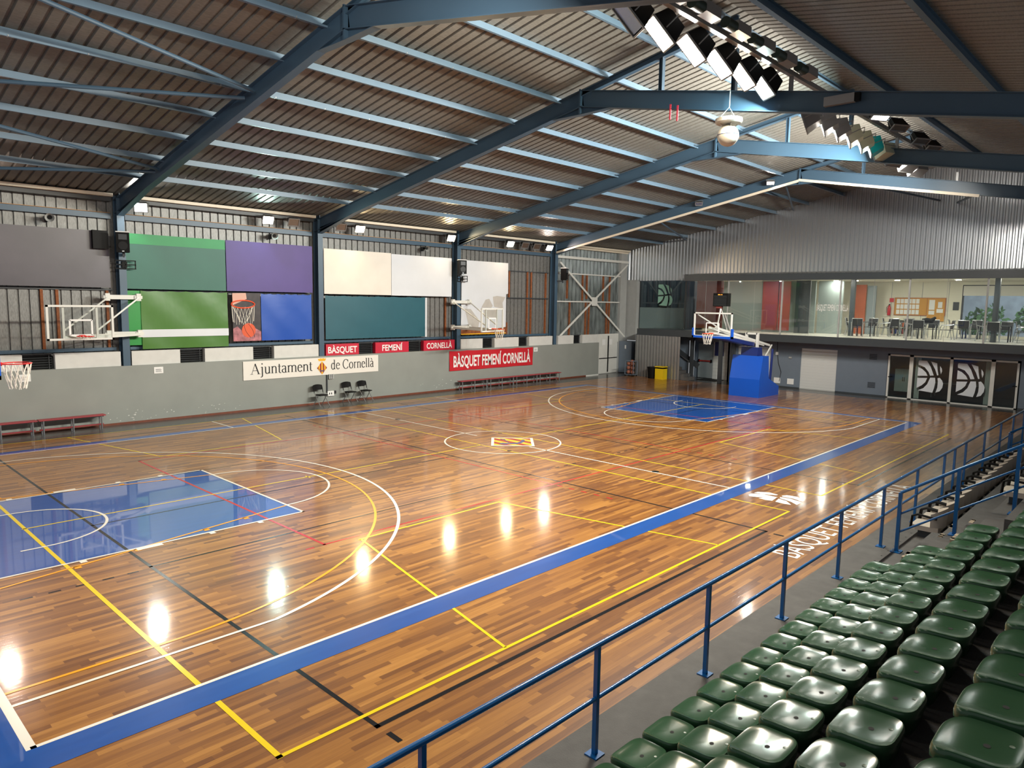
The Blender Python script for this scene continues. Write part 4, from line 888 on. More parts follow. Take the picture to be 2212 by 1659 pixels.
o = MB().tube([(37.05, 2.0, 3.68), (37.1, 1.8, 3.7), (37.1, 1.6, 3.69), (37.15, 1.45, 3.86)], [0.1, 0.13, 0.12, 0.05], 8).build('jacket', 'black', None, True); tag(o, 'dark jacket heaped on the table below the cork board', 'jacket')
# ------------------------------------------------------------------ basket parts
def net(b, c, R, drop=0.45, n=12):
    c = Vector(c)
    def pt(a, q): rr_ = R * (1 - 0.42 * q + 0.04 * math.sin(3 * a) * q); return c + V(rr_ * math.cos(a), rr_ * math.sin(a), -drop * q + 0.012 * math.sin(5 * a) * q)
    for k in range(n):
        for sg in (-1, 1):
            b.tube([pt(2 * PI * k / n + sg * 2.4 * PI / n * q, q) for q in [i / 8 for i in range(9)]], 0.0075, 4)
    return b
def ring(b, c, R=0.225, r=0.011): return b.tube([Vector(c) + V(R * math.cos(2 * PI * i / 28), R * math.sin(2 * PI * i / 28), 0) for i in range(28)], r, 6, closed=True)
def backboard(parent, c, ax, nrm, w=1.8, h=1.05):
    """c: centre of the bottom edge; ax along the width; nrm points at the court"""
    c = Vector(c); ax = Vector(ax); nrm = Vector(nrm); up = V(0, 0, 1)
    def P_(u, v, d=0): return c + ax * u + up * v + nrm * d
    b = MB(); t = 0.06
    b.bar(P_(-w / 2, t / 2), P_(w / 2, t / 2), 0.05, t).bar(P_(-w / 2, h - t / 2), P_(w / 2, h - t / 2), 0.05, t)
    b.bar(P_(-w / 2 + t / 2, 0), P_(-w / 2 + t / 2, h), 0.05, t, ax).bar(P_(w / 2 - t / 2, 0), P_(w / 2 - t / 2, h), 0.05, t, ax)
    fr_ = b.build('board_frame', 'white_paint', parent)
    b = MB(); b.add([P_(-w / 2 + t, t), P_(w / 2 - t, t), P_(w / 2 - t, h - t), P_(-w / 2 + t, h - t)], [(0, 1, 2, 3)]); b.build('board_sheet', 'acrylic', fr_)
    b = MB(); e = 0.006
    z0, z1, ww = 0.15, 0.6, 0.59
    for p, q in (((-ww / 2, z0), (ww / 2, z0)), ((-ww / 2, z1), (ww / 2, z1)), ((-ww / 2, z0), (-ww / 2, z1)), ((ww / 2, z0), (ww / 2, z1))):
        b.bar(P_(*p, 0.008), P_(*q, 0.008), 0.004, 0.05, up if p[1] == q[1] else ax)
    b.build('target_square', 'text_white', fr_)
    return P_
def hoop(parent, c, nrm, m='rim_orange', with_net=True):
    c = Vector(c); nrm = Vector(nrm)
    b = ring(MB(), c); b.bar(c - nrm * 0.225, c - nrm * 0.38, 0.12, 0.06); s_ = Vector((-nrm.y, nrm.x, 0))
    for sg in (-1, 1): b.tube([c - nrm * 0.36 + s_ * sg * 0.1, c - nrm * 0.1 + s_ * sg * 0.2], 0.01, 5)
    rm_ = b.build('hoop_rim', m, parent, True)
    if with_net: net(MB(), c, 0.225).build('net', 'net', rm_)
    return rm_
# near goal: hoop enters the frame at the edge of the view
g = thing('basketball_goal', 'red hoop with white net at the near end, most of the goal out of view', 'basketball goal', (1.2, 7.5, 0))
backboard(g, (1.1, 7.5, 2.9), (0, -1, 0), (1, 0, 0)); hoop(g, (1.575, 7.5, 3.05), (1, 0, 0), 'rim_red')
MB().box(1.04, 1.16, 6.57, 8.43, 2.86, 2.93).box(1.04, 1.16, 6.57, 6.6, 2.86, 3.25).box(1.04, 1.16, 8.4, 8.43, 2.86, 3.25).build('edge_pad', 'pad_blue', g)
MB().bar((1.1, 7.5, 3.1), (-2.2, 7.5, 2.2), 0.2, 0.25).build('boom_arm', 'white_paint', g); MB().box(-4.2, -2.0, 6.8, 8.2, 0, 2.1).build('base_pad', 'pad_blue', g)
# far portable goal
g = thing('basketball_goal', 'portable goal on a blue padded base at the far end', 'basketball goal', (31.2, 7.55, 0))
backboard(g, (26.83, 7.5, 2.9), (0, 1, 0), (-1, 0, 0)); hoop(g, (26.43, 7.5, 3.05), (-1, 0, 0))
MB().box(26.78, 26.9, 6.55, 8.45, 2.85, 2.94).box(26.78, 26.9, 6.55, 6.62, 2.85, 3.27).box(26.78, 26.9, 8.38, 8.45, 2.85, 3.27).build('edge_pad', 'pad_blue', g)
MB().prism([(30.3, 0), (30.3, 0.85), (30.55, 1.93), (31.15, 1.93), (31.3, 0.85), (32.45, 0.42), (32.45, 0)], 'y', 6.85, 8.35).build('base_pad', 'pad_blue', g)
MB().prism([(30.55, 1.93), (30.6, 2.33), (31.0, 2.33), (31.1, 1.93)], 'y', 7.14, 7.96).build('neck_pad', 'pad_navy', g)
ub = MB()
for y in (7.28, 7.82): ub.box(30.72, 30.86, y - 0.05, y + 0.05, 2.33, 3.0)
ub.box(30.72, 30.86, 7.28, 7.82, 2.92, 3.0); ub.build('upright', 'white_paint', g)
bm_ = MB()
for y in (7.4, 7.7): bm_.bar((26.9, y, 3.3), (32.4, y, 2.36), 0.07, 0.1).bar((26.95, y, 3.05), (30.8, y, 2.6), 0.06, 0.08)
bm_.box(26.87, 26.93, 7.3, 7.7, 3.0, 3.12); bm_.build('boom_arm', 'white_paint', g)
MB().prism([(27.0, 2.86), (27.0, 3.0), (30.6, 2.55), (30.6, 2.38)], 'y', 7.33, 7.77).build('boom_pad', 'pad_navy', g)
MB().bar((26.88, 7.0, 3.9), (28.3, 7.4, 3.1), 0.04, 0.05).bar((26.88, 8.25, 3.85), (28.3, 7.7, 3.1), 0.04, 0.05).build('board_brace', 'white_paint', g)
rb_ = MB()
for y in (7.2, 7.9): rb_.bar((32.2, y, 2.4), (31.2, y, 1.6), 0.05, 0.05)
rb_.build('rear_brace', 'white_paint', g)
for y in (7.2, 7.9): MB().tube([(32.3, y, 2.2), (32.2, y, 0.45)], 0.06, 8).build('counterweight_post', 'pad_navy', g, True)
MB().tube([(26.95, 7.35, 3.3), (27.2, 7.35, 4.12)], 0.03, 8).tube([(28.0, 7.4, 3.1), (27.25, 7.35, 4.1)], 0.022, 6).build('clock_mast', 'white_paint', g)
c = thing('shot_clock', 'black square shot clock with orange digits above the far board', 'scoreboard', (27.2, 7.35, 4.2))
MB().box(27.12, 27.42, 7.02, 7.69, 4.22, 4.78).build('case', 'black', c)
b = MB()
for k in range(9): b.box(27.112, 27.12, 7.06, 7.65, 4.26 + k * 0.05, 4.275 + k * 0.05)
b.build('face_grille', 'dark_steel', c)
text_mesh('00:12', 0.035, 0.2, lambda u, v: (27.108, 7.46 - u, 4.7 + v), 'digits', 'led_orange', c); MB().box(27.15, 27.3, 7.3, 7.55, 4.14, 4.22).build('buzzer', 'maroon', c)
# wall hoops
def wall_hoop(label, colx, bxc, by, rot, zb_, armx, struts):
    g = thing('wall_hoop', label, 'basketball goal', (colx, 17.98, 3.0))
    ax = V(math.cos(rot), math.sin(rot), 0); nm = V(math.sin(rot), -math.cos(rot), 0)
    P_ = backboard(g, (bxc, by, zb_), ax, nm)
    for x in armx:
        for z in (4.22, 3.02): MB().box(x - 0.07, x + 0.07, 17.84, 17.99, z - 0.12, z + 0.12).box(x - 0.12, x + 0.12, 17.86, 17.92, z - 0.05, z + 0.05).build('wall_bracket', 'white_paint', g)
    for z in (4.22, 3.02): MB().box(min(armx), max(armx), 17.9, 17.98, z - 0.07, z + 0.07).build('mount_bar', 'white_paint', g)
    for x, u in zip(armx, (-0.45, 0.45)):
        e = P_(u, 0.28, -0.05); lo_ = P_(u, 0.08, -0.05)
        MB().tube([(x, 17.85, 4.2), e], 0.028, 8).build('strut', 'white_paint', g)
        MB().bar((x, 17.85, 3.0), lo_, 0.07, 0.09).build('arm', 'white_paint', g)
        MB().bar(P_(u, 0.02, -0.05), P_(u, 1.03, -0.05), 0.05, 0.06, ax).build('board_rail', 'white_paint', g)
    rm_ = hoop(g, P_(0, 0.13, 0.38), nm, 'rim_red' if struts else 'rim_orange', True if not struts else False)
    if struts:
        net(MB(), P_(0, 0.13, 0.38), 0.2, 0.06).build('net', 'net', rm_)
    return g
wall_hoop('wall hoop without a net on folding white arms at the first column', 6.81, 5.12, 16.6, 0.0, 2.92, (6.27, 7.21), True)
wall_hoop('wall hoop with a white net on white arms at the third column', 21.6, 21.1, 15.2, 0.22, 2.92, (21.15, 22.2), False)
# ------------------------------------------------------------------ wall equipment
def flood(label, p, nrm, lit, size=(0.4, 0.32, 0.2), hood='lamp_black', grp='wall floodlights', lm='lens_off'):
    g = thing('flood_light', label, 'floodlight', (0, 0, 0), grp)
    w, h, d = size
    vs = [(-w / 2, -h / 2, 0), (w / 2, -h / 2, 0), (w / 2, h / 2, 0), (-w / 2, h / 2, 0), (-w * 0.4, -h * 0.34, d), (w * 0.4, -h * 0.34, d), (w * 0.4, h * 0.34, d), (-w * 0.4, h * 0.34, d)]
    MB().add(vs, [(4, 5, 6, 7), (0, 1, 5, 4), (1, 2, 6, 5), (2, 3, 7, 6), (3, 0, 4, 7)]).build('housing', hood, g); hs_ = list(g.children)[0]
    b = MB(); 
    for a, c in (((-w / 2, -h / 2), (w / 2, -h / 2)), ((w / 2, -h / 2), (w / 2, h / 2)), ((w / 2, h / 2), (-w / 2, h / 2)), ((-w / 2, h / 2), (-w / 2, -h / 2))): b.bar((*a, -0.01), (*c, -0.01), 0.03, 0.03)
    b.build('rim_frame', 'lamp_grey', hs_)
    MB().add([(-w * 0.44, -h * 0.44, -0.004), (w * 0.44, -h * 0.44, -0.004), (w * 0.44, h * 0.44, -0.004), (-w * 0.44, h * 0.44, -0.004)], [(3, 2, 1, 0)]).build('lens', lit or lm, hs_)
    MB().tube([(-w / 2 - 0.02, 0, 0.03), (-w / 2 - 0.02, 0.02, d + 0.08), (w / 2 + 0.02, 0.02, d + 0.08), (w / 2 + 0.02, 0, 0.03)], 0.012, 5).build('bracket', 'lamp_grey', g)
    q = Vector(nrm).normalized(); zax = -q; xax = V(0, 0, 1).cross(zax)
    if xax.length < 1e-3: xax = V(1, 0, 0)
    xax.normalize(); yax = zax.cross(xax)
    mt = Matrix((xax, yax, zax)).transposed()
    g.location = p; g.rotation_euler = mt.to_euler()
    return g
WF = [(7.35, 'lamp_white', 'lit white'), (11.8, 'lamp_cool', 'lit bluish'), (12.85, None, 'unlit'), (14.95, None, 'unlit'), (15.85, 'lamp_warm', 'lit warm'), (20.85, 'lamp_warm', 'lit warm'), (24.8, 'lamp_warm', 'lit warm'), (25.9, None, 'unlit'), (26.8, None, 'unlit'), (27.8, 'lamp_pink', 'lit pinkish'), (3.0, 'lamp_pink', 'lit'), (-0.5, 'lamp_white', 'lit')]
wl_ = ['beside the first column, above the green board', 'above the purple board', 'above the purple board, beside the second column', 'just past the second column', 'above the cream board', 'beside the third column', 'above the torn poster end', 'in the pair near the fourth column', 'of the pair, next to the pinkish lamp', 'beside the fourth column']
for i, (x, lm, w_) in enumerate(WF[:10]): flood('%s floodlight at the eaves %s' % (w_, wl_[i]), (x, 17.72, 7.15), (-0.25 if i != 0 else -0.45, -1, -0.72), lm)
for x, lm, w_ in WF[10:]: flood('lit floodlight at the eaves over the near hoop end' if x > 1 else 'lit floodlight at the eaves beyond the near hoop', (x, 17.72, 7.15), (-0.25, -1, -0.72), lm)
for lab, x in (('grey horn speaker above the dark grey board', 4.83), ('grey horn speaker above the purple board', 12.2), ('grey horn speaker above the pale white board', 19.63)):
    g = thing('horn_speaker', lab, 'loudspeaker', (x, 18.2, 6.62), 'horn speakers')
    b = MB(); b.tube([(x, 18.05, 6.62), (x - 0.03, 17.98, 6.61), (x - 0.06, 17.86, 6.59)], [0.03, 0.07, 0.13], 14, cap=False); b.build('horn', 'grey_paint', g, True)
    MB().tube([(x, 18.05, 6.62), (x, 18.2, 6.62)], 0.06, 10).tube([(x - 0.03, 17.98, 6.61), (x - 0.035, 17.96, 6.61)], 0.06, 10).build('driver', 'black', g); MB().box(x - 0.02, x + 0.02, 18.2, 18.44, 6.5, 6.7).build('bracket', 'dark_steel', g)
def pa_speaker(label, x, y, z, rz):
    g = thing('wall_speaker', label, 'loudspeaker', (0, 0, 0), 'wall speakers')
    pl_ = [(-0.19, -0.16), (0.19, -0.16), (0.15, 0.16), (-0.15, 0.16)]
    MB().prism(pl_, 'z', 0.03, 0.66).build('cabinet', 'black', g); MB().prism([(a * 1.05, c * 1.05) for a, c in pl_], 'z', 0.66, 0.69).build('top_cap', 'paper', g)
    MB().tube([(0, -0.165, 0.24), (0, -0.175, 0.24)], 0.135, 20).build('woofer', 'black_gloss', g); MB().box(-0.12, 0.12, -0.172, -0.16, 0.43, 0.6).build('horn_flare', 'dark_steel', g); MB().box(-0.03, 0.03, -0.178, -0.16, 0.05, 0.08).build('badge', 'alu', g)
    MB().box(-0.04, 0.04, 0.1, 0.4, -0.06, 0.02).box(-0.03, 0.03, 0.05, 0.12, -0.12, 0.05).build('bracket', 'dark_steel', g)
    g.location = (x, y, z); g.rotation_euler = (0.0, 0, rz); return g
pa_speaker('black box speaker on the first column beside the green board', 6.72, 17.6, 5.62, -0.35); pa_speaker('black box speaker on the third column beside the torn poster', 21.4, 17.6, 5.5, -0.3); pa_speaker('black box speaker on the fourth column beside the white X brace', 28.95, 17.6, 5.45, 0.35)
o = MB().box(5.95, 6.4, 17.95, 18.1, 5.75, 6.33).build('black_speaker', 'black'); tag(o, 'flat black box behind the first column speaker', 'loudspeaker')
for lab, x, z in (('small black wire bracket on the first column', 6.85, 5.28), ('small black wire bracket on the third column', 21.75, 5.32)):
    b = MB()
    for dz in (-0.13, 0, 0.13): b.box(x - 0.3, x + 0.35, 17.93, 17.95, z + dz - 0.015, z + dz + 0.015)
    for dx in (-0.28, 0.03, 0.33): b.box(x + dx - 0.015, x + dx + 0.015, 17.93, 17.95, z - 0.13, z + 0.13)
    b.box(x - 0.08, x + 0.08, 17.94, 18.0, z - 0.1, z + 0.1)
    tag(b.build('wire_bracket', 'black'), lab, 'bracket', 'column wire brackets')
# lamps on the fourth frame
flood('small lit lamp clipped to the fourth roof frame near its knee', (28.5, 6.03, 9.45), (-0.6, -0.3, -0.7), 'lamp_white', (0.3, 0.16, 0.1), 'lamp_grey', 'frame lamps')
flood('small unlit lamp lower down the fourth roof frame', (28.5, 9.37, 8.85), (-0.6, -0.3, -0.7), None, (0.3, 0.16, 0.1), 'lamp_black', 'frame lamps')
# ------------------------------------------------------------------ centre lighting rail
RYL = -0.85
rl = thing('lighting_rail', 'grey rail carrying the long row of floodlights under the ridge', 'rail', (16, RYL, 9.2))
MB().box(-4.0, 27.6, RYL - 0.05, RYL + 0.05, 9.18, 9.28).build('channel', 'lamp_grey', rl)
for x in FX: MB().box(x - 0.03, x + 0.03, RYL - 0.04, RYL + 0.04, 8.86, 9.18).build('rail_foot', 'lamp_grey', rl)
# lit front lamps, lens towards the long wall and the near end
LX = [8.75, 9.7, 10.8, 11.85, 12.85, 13.75]
LL = [None, 'ridge_warm', 'ridge_white', 'ridge_white', 'ridge_warm', 'ridge_cool']
lt = ['unlit black floodlight at the start of the ridge row', 'lit floodlight of the ridge row, next after the unlit black one', 'lit floodlight of the ridge row, second of the bright five', 'lit floodlight of the ridge row, middle of the bright five', 'lit amber-edged floodlight of the ridge row, fourth of the bright five', 'lit bluish floodlight ending the bright five before the second frame']
for i, x in enumerate(LX): flood(lt[i], (x, -0.38, 8.98), (-0.6, 0.42, -0.68), LL[i], (0.46, 0.6, 0.34), 'lamp_black', 'ridge row floodlights')
for i, x in enumerate((1.0, 4.6)):  # extra lamps out of view, added to brighten the near court
    flood('added out-of-view floodlight brightening the near court end, %s of two' % ORD[i], (x, -0.4, 8.83), (0.1, 0.6, -0.75), 'ridge_white', (0.42, 0.5, 0.34), 'lamp_black', 'ridge row floodlights')
BXs = [8.9, 9.95, 11.1, 12.15, 13.2, 14.3]
for i, x in enumerate(BXs):
    g = thing('lamp_gear_box', 'green-ended grey gear box above the bright ridge lamps, %s along the rail' % ORD[i], 'gear box', (x, -1.0, 9.3), 'ridge gear boxes')
    MB().prism([(-1.2, 9.2), (-1.02, 9.16), (-0.98, 9.27), (-1.02, 9.38), (-1.2, 9.38)], 'x', x - 0.1, x + 0.4).build('case', 'lamp_grey', g)
    MB().tube([(x - 0.1, -1.1, 9.27), (x - 0.42, -1.1, 9.27)], 0.1, 12).build('end_cap', 'lamp_green', g, True)
# second group past the second frame: hoods seen from behind, lamp spill coloured into some
HX = [(16.0, 'lamp_grey'), (17.1, 'lamp_grey'), (18.0, 'lamp_grey'), (18.9, 'hood_spill_cream'), (19.8, 'hood_spill_cream'), (20.6, 'hood_spill_cyan'), (21.6, 'hood_spill_cream'), (22.6, 'lamp_grey'), (23.9, 'lamp_grey'), (24.9, 'lamp_grey')]
hw_ = ['grey', 'grey', 'grey', 'cream', 'cream', 'spill-tinted cyan', 'spill-tinted pale', 'mesh-fronted grey', 'dark grey', 'dark grey']
for i, (x, hm) in enumerate(HX): flood('%s-hooded floodlight of the ridge row, %s past the second frame' % (hw_[i], ORD[i]), (x, -0.42, 8.78 if i != 0 else 8.66), (-0.3 if i < 6 else 0.35, 0.9, -0.34), ('ridge_cool' if i == 5 else 'ridge_white') if i in (1, 2, 3, 4, 5, 7, 8, 9) else None, (0.62, 0.5, 0.34), hm, 'ridge hooded floodlights')
for i, (x, lit) in enumerate(((18.6, 'ridge_cool'), (20.2, None), (22.3, None), (23.6, None))):
    flood('black lamp on the stand side of the ridge rail, %s past the second frame' % ORD[i], (x, -1.3, 9.12), (-0.3, -0.5, -0.8), 'dim_lens' if lit else None, (0.5, 0.22, 0.3), 'lamp_black', 'ridge stand side lamps')
o = thing('crossbeam_gear_box', 'grey gear box fixed to the face of the second frame crossbeam', 'gear box', (14.02, -1.95, 8.5)); MB().box(13.94, 14.05, -2.25, -1.65, 8.38, 8.56).build('case', 'lamp_grey', o); MB().box(13.95, 14.05, -2.35, -2.25, 8.39, 8.55).build('end_cap', 'black', o)
# hanging sphere speaker
g = thing('hanging_speaker', 'white spherical speaker hanging under the second frame', 'loudspeaker', (14.04, 0.5, 8.2))
MB().lathe([(0.02, 0.0), (0.27, 0.02), (0.3, 0.05), (0.3, 0.13), (0.27, 0.14), (0.02, 0.14)], (14.04, 0.5, 8.36), 28).build('canopy_disc', 'sphere_white', g, True)
MB().sphere((14.04, 0.5, 8.12), 0.24, 24, 14).build('sphere', 'sphere_white', g, True); MB().tube([V(14.04 + 0.242 * math.cos(2 * PI * i / 28), 0.5 + 0.242 * math.sin(2 * PI * i / 28), 8.13) for i in range(28)], 0.006, 5, closed=True).build('seam', 'crest_blue', g)
b = MB()
for k in range(4): a = PI / 4 + k * PI / 2; b.tube([(14.04 + 0.2 * math.cos(a), 0.5 + 0.2 * math.sin(a), 8.37), (14.04 + 0.12 * math.cos(a), 0.5 + 0.12 * math.sin(a), 8.3)], 0.015, 5)
b.build('stalk', 'sphere_white', g)
b = MB().tube([(14.04, 0.5, 9.12), (14.04, 0.5, 8.75)], 0.01, 5)
for k in range(3): a = k * 2 * PI / 3; b.tube([(14.04, 0.5, 8.75), (14.04 + 0.22 * math.cos(a), 0.5 + 0.22 * math.sin(a), 8.5)], 0.006, 4)
b.build('cable', 'grey_paint', g)
for lab, y, z in (('pink ribbon hanging from the second crossbeam, nearer the knee', 2.06, 9.08), ('longer pink ribbon hanging from the second crossbeam, nearer the sphere', 1.86, 9.02)):
    tag(MB().box(14.05, 14.07, y - 0.02, y + 0.02, z - 0.36, z).build('ribbon', 'ribbon'), lab, 'ribbon', 'crossbeam ribbons')
# ------------------------------------------------------------------ benches, folding chairs, bins, trolley
def bench(label, x0, x1):
    g = thing('team_bench', label, 'bench', (0.5 * (x0 + x1), 17.65, 0), 'red benches')
    MB().box(x0, x1, 17.5, 17.8, 0.43, 0.46).build('seat', 'bench_red', g); MB().box(x0 + 0.05, x1 - 0.02, 17.68, 17.76, 0.12, 0.15).build('foot_rail', 'bench_red', g)
    b = MB().box(x0 + 0.05, x1 - 0.05, 17.55, 17.58, 0.4, 0.43).box(x0 + 0.05, x1 - 0.05, 17.72, 17.75, 0.4, 0.43); b.build('frame', 'dark_steel', g)
    for x in (x0 + 0.12, 0.5 * (x0 + x1), x1 - 0.12):
        for y in (17.54, 17.76): MB().tube([(x, y, 0), (x, y, 0.43)], 0.022, 8).build('leg', 'steel', g)
bench('red bench against the low wall, half out of view', 2.2, 4.06); bench('red bench against the low wall under the first column notices', 4.1, 5.95)
for i, (a, b) in enumerate(((21.35, 23.2), (23.24, 25.1), (25.12, 26.92), (26.94, 28.78))): bench('red bench below the red club banner, %s of four from the folding chairs' % ORD[i], a, b)
def folding(label):
    g = thing('folding_chair', label, 'chair', (0, 0, 0), 'black folding chairs')
    b = MB(); n = 8     # faces -y
    for i in range(n + 1):
        u = -1 + 2 * i / n; yy = 0.22 + 0.03 * (1 - u * u); b.v += [(0.2 * u, yy, 0.62), (0.22 * u, yy + 0.02, 0.84 - 0.03 * u * u), (0.22 * u, yy + 0.045, 0.84 - 0.03 * u * u), (0.2 * u, yy + 0.025, 0.62)]
    for i in range(n):
        for k in range(4): b.f.append((4 * i + k, 4 * i + (k + 1) % 4, 4 * i + 4 + (k + 1) % 4, 4 * i + 4 + k))
    b.build('backrest', 'black', g, True)
    MB().prism([(-0.19, -0.2), (0.19, -0.2), (0.21, 0.0), (0.19, 0.17), (-0.19, 0.17), (-0.21, 0.0)], 'z', 0.42, 0.455).build('seat', 'black', g)
    for s_ in (-1, 1):
        MB().tube([(s_ * 0.21, 0.24, 0.78), (s_ * 0.21, 0.16, 0.5)], 0.016, 8).build('back_post', 'black', g); MB().tube([(s_ * 0.21, 0.16, 0.52), (s_ * 0.22, -0.25, 0.0)], 0.014, 8).build('front_leg', 'alu', g); MB().tube([(s_ * 0.2, -0.08, 0.43), (s_ * 0.21, 0.24, 0.0)], 0.014, 8).build('rear_leg', 'alu', g)
    MB().tube([(-0.21, 0.17, 0.12), (0.21, 0.17, 0.12)], 0.012, 6).build('stretcher', 'alu', g)
    return g
fc = folding('black folding chair standing alone beside the wall conduit'); fc.location = (13.82, 17.54, 0); fc.rotation_euler = (0, 0, 0.1)
copy_tree(fc, (15.25, 17.66, 0), (0, 0, 0.1), 'black folding chair of the pair, next to the single chair'); copy_tree(fc, (16.02, 17.66, 0), (0, 0, 0.1), 'black folding chair of the pair, on the bench side')
g = thing('waste_bin', 'round black plastic bin before the ribbed metal panel', 'bin', (33.95, 15.0, 0)); MB().lathe([(0.23, 0), (0.28, 0.62), (0.3, 0.62), (0.3, 0.65), (0.25, 0.65), (0.2, 0.1)], (33.95, 15.0, 0), 20).build('tub', 'black', g, True)
g = thing('recycling_box', 'yellow cardboard recycling box beside the black bin', 'bin', (34.0, 14.42, 0)); MB().box(33.76, 34.22, 14.16, 14.68, 0, 0.66).build('body', 'yellow_bin', g); MB().box(33.76, 34.22, 14.16, 14.68, 0.6, 0.68).build('dark_liner', 'black', g); MB().box(33.74, 34.24, 14.14, 14.7, 0.68, 0.73).build('lid', 'yellow_bin', g)
text_mesh('PAPER', 0.07, 0.36, lambda u, v: (33.755, 14.6 - u, 0.34 + v), 'lettering', 'ink', g) if False else None
g = thing('ball_trolley', 'pale blue cage trolley holding brown basketballs in the corner', 'trolley', (34.0, 16.5, 0))
b = MB()
for x in (33.8, 34.2):
    for y in (16.2, 16.78): b.box(x - 0.015, x + 0.015, y - 0.015, y + 0.015, 0.08, 0.92)
for z in (0.1, 0.9):
    for x in (33.8, 34.2): b.box(x - 0.015, x + 0.015, 16.2, 16.78, z - 0.015, z + 0.015)
    for y in (16.2, 16.78): b.box(33.8, 34.2, y - 0.015, y + 0.015, z - 0.015, z + 0.015)
b.build('cage', 'end_wall', g); MB().box(33.82, 34.18, 16.22, 16.76, 0.09, 0.11).build('tray', 'dark_steel', g)
for x in (33.8, 34.2):
    for y in (16.22, 16.76): MB().tube([(x, y - 0.015, 0.04), (x, y + 0.015, 0.04)], 0.04, 10).build('wheel', 'black', g)
k = 0
for z in (0.235, 0.485, 0.735):
    for x, y in ((33.93, 16.34), (33.93, 16.62), (34.07, 16.48)):
        zz = z + (0.0 if x < 34 else 0.12)
        o = MB().sphere((x, y, zz), 0.115, 14, 8).build('basketball', 'ball_brown', None, True); tag(o, 'brown basketball in the cage trolley, %s counting up from the tray' % ORD[k], 'ball', 'basketballs in the trolley'); k += 1
# ------------------------------------------------------------------ STANDS
b = MB()
b.prism([(-3.79, 0), (-3.79, 0.3), (-4.51, 0.3), (-4.51, 0.5), (-5.13, 0.5), (-5.13, 0.9), (-5.7, 0.9), (-5.7, 1.31), (-6.31, 1.31), (-6.31, 1.71), (-6.94, 1.71), (-6.94, 2.11), (-7.5, 2.11), (-7.5, 2.3), (-9.5, 2.3), (-9.5, 0)], 'x', -4, 34)
stn = struct(b.build('floor_stand', 'concrete'))
b = MB()
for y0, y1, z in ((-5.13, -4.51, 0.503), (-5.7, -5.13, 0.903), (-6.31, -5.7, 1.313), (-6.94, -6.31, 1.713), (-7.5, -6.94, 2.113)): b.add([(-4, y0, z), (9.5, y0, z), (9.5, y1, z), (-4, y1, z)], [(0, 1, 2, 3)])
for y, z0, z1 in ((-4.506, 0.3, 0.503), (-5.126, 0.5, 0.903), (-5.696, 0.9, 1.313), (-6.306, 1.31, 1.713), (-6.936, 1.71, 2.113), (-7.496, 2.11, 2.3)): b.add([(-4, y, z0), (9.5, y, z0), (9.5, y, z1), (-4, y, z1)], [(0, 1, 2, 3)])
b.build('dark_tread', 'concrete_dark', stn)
b = MB()
for y, z in ((-4.85, 0.5), (-5.43, 0.9), (-6.02, 1.31), (-6.65, 1.71)): b.box(9.75, 11.3, y - 0.28, y, z, z + 0.2)
b.build('aisle_step', 'concrete', stn)
b = MB(); q = random.Random(5)
for x, y, z in ((9.78, -4.85, 0.7), (10.4, -5.13, 0.9), (10.9, -5.43, 1.1), (9.8, -5.43, 1.1), (11.1, -5.13, 0.9), (10.6, -6.02, 1.5), (9.6, -4.51, 0.5)):
    for k in range(4): dx = q.uniform(-0.12, 0.12); b.box(x + dx, x + dx + q.uniform(0.04, 0.14), y - 0.05, y + 0.004, z - 0.04, z + 0.004)
b.build('chipped_edge', 'chip', stn)
b = MB()
for k in range(60): x = 0.5 + k * 0.33; b.add([(x - 0.012, -4.3, 0.3025), (x + 0.012, -4.3, 0.3025), (x + 0.012, -4.276, 0.3025), (x - 0.012, -4.276, 0.3025)], [(0, 1, 2, 3)])
b.build('bolt_holes', 'hole', stn)
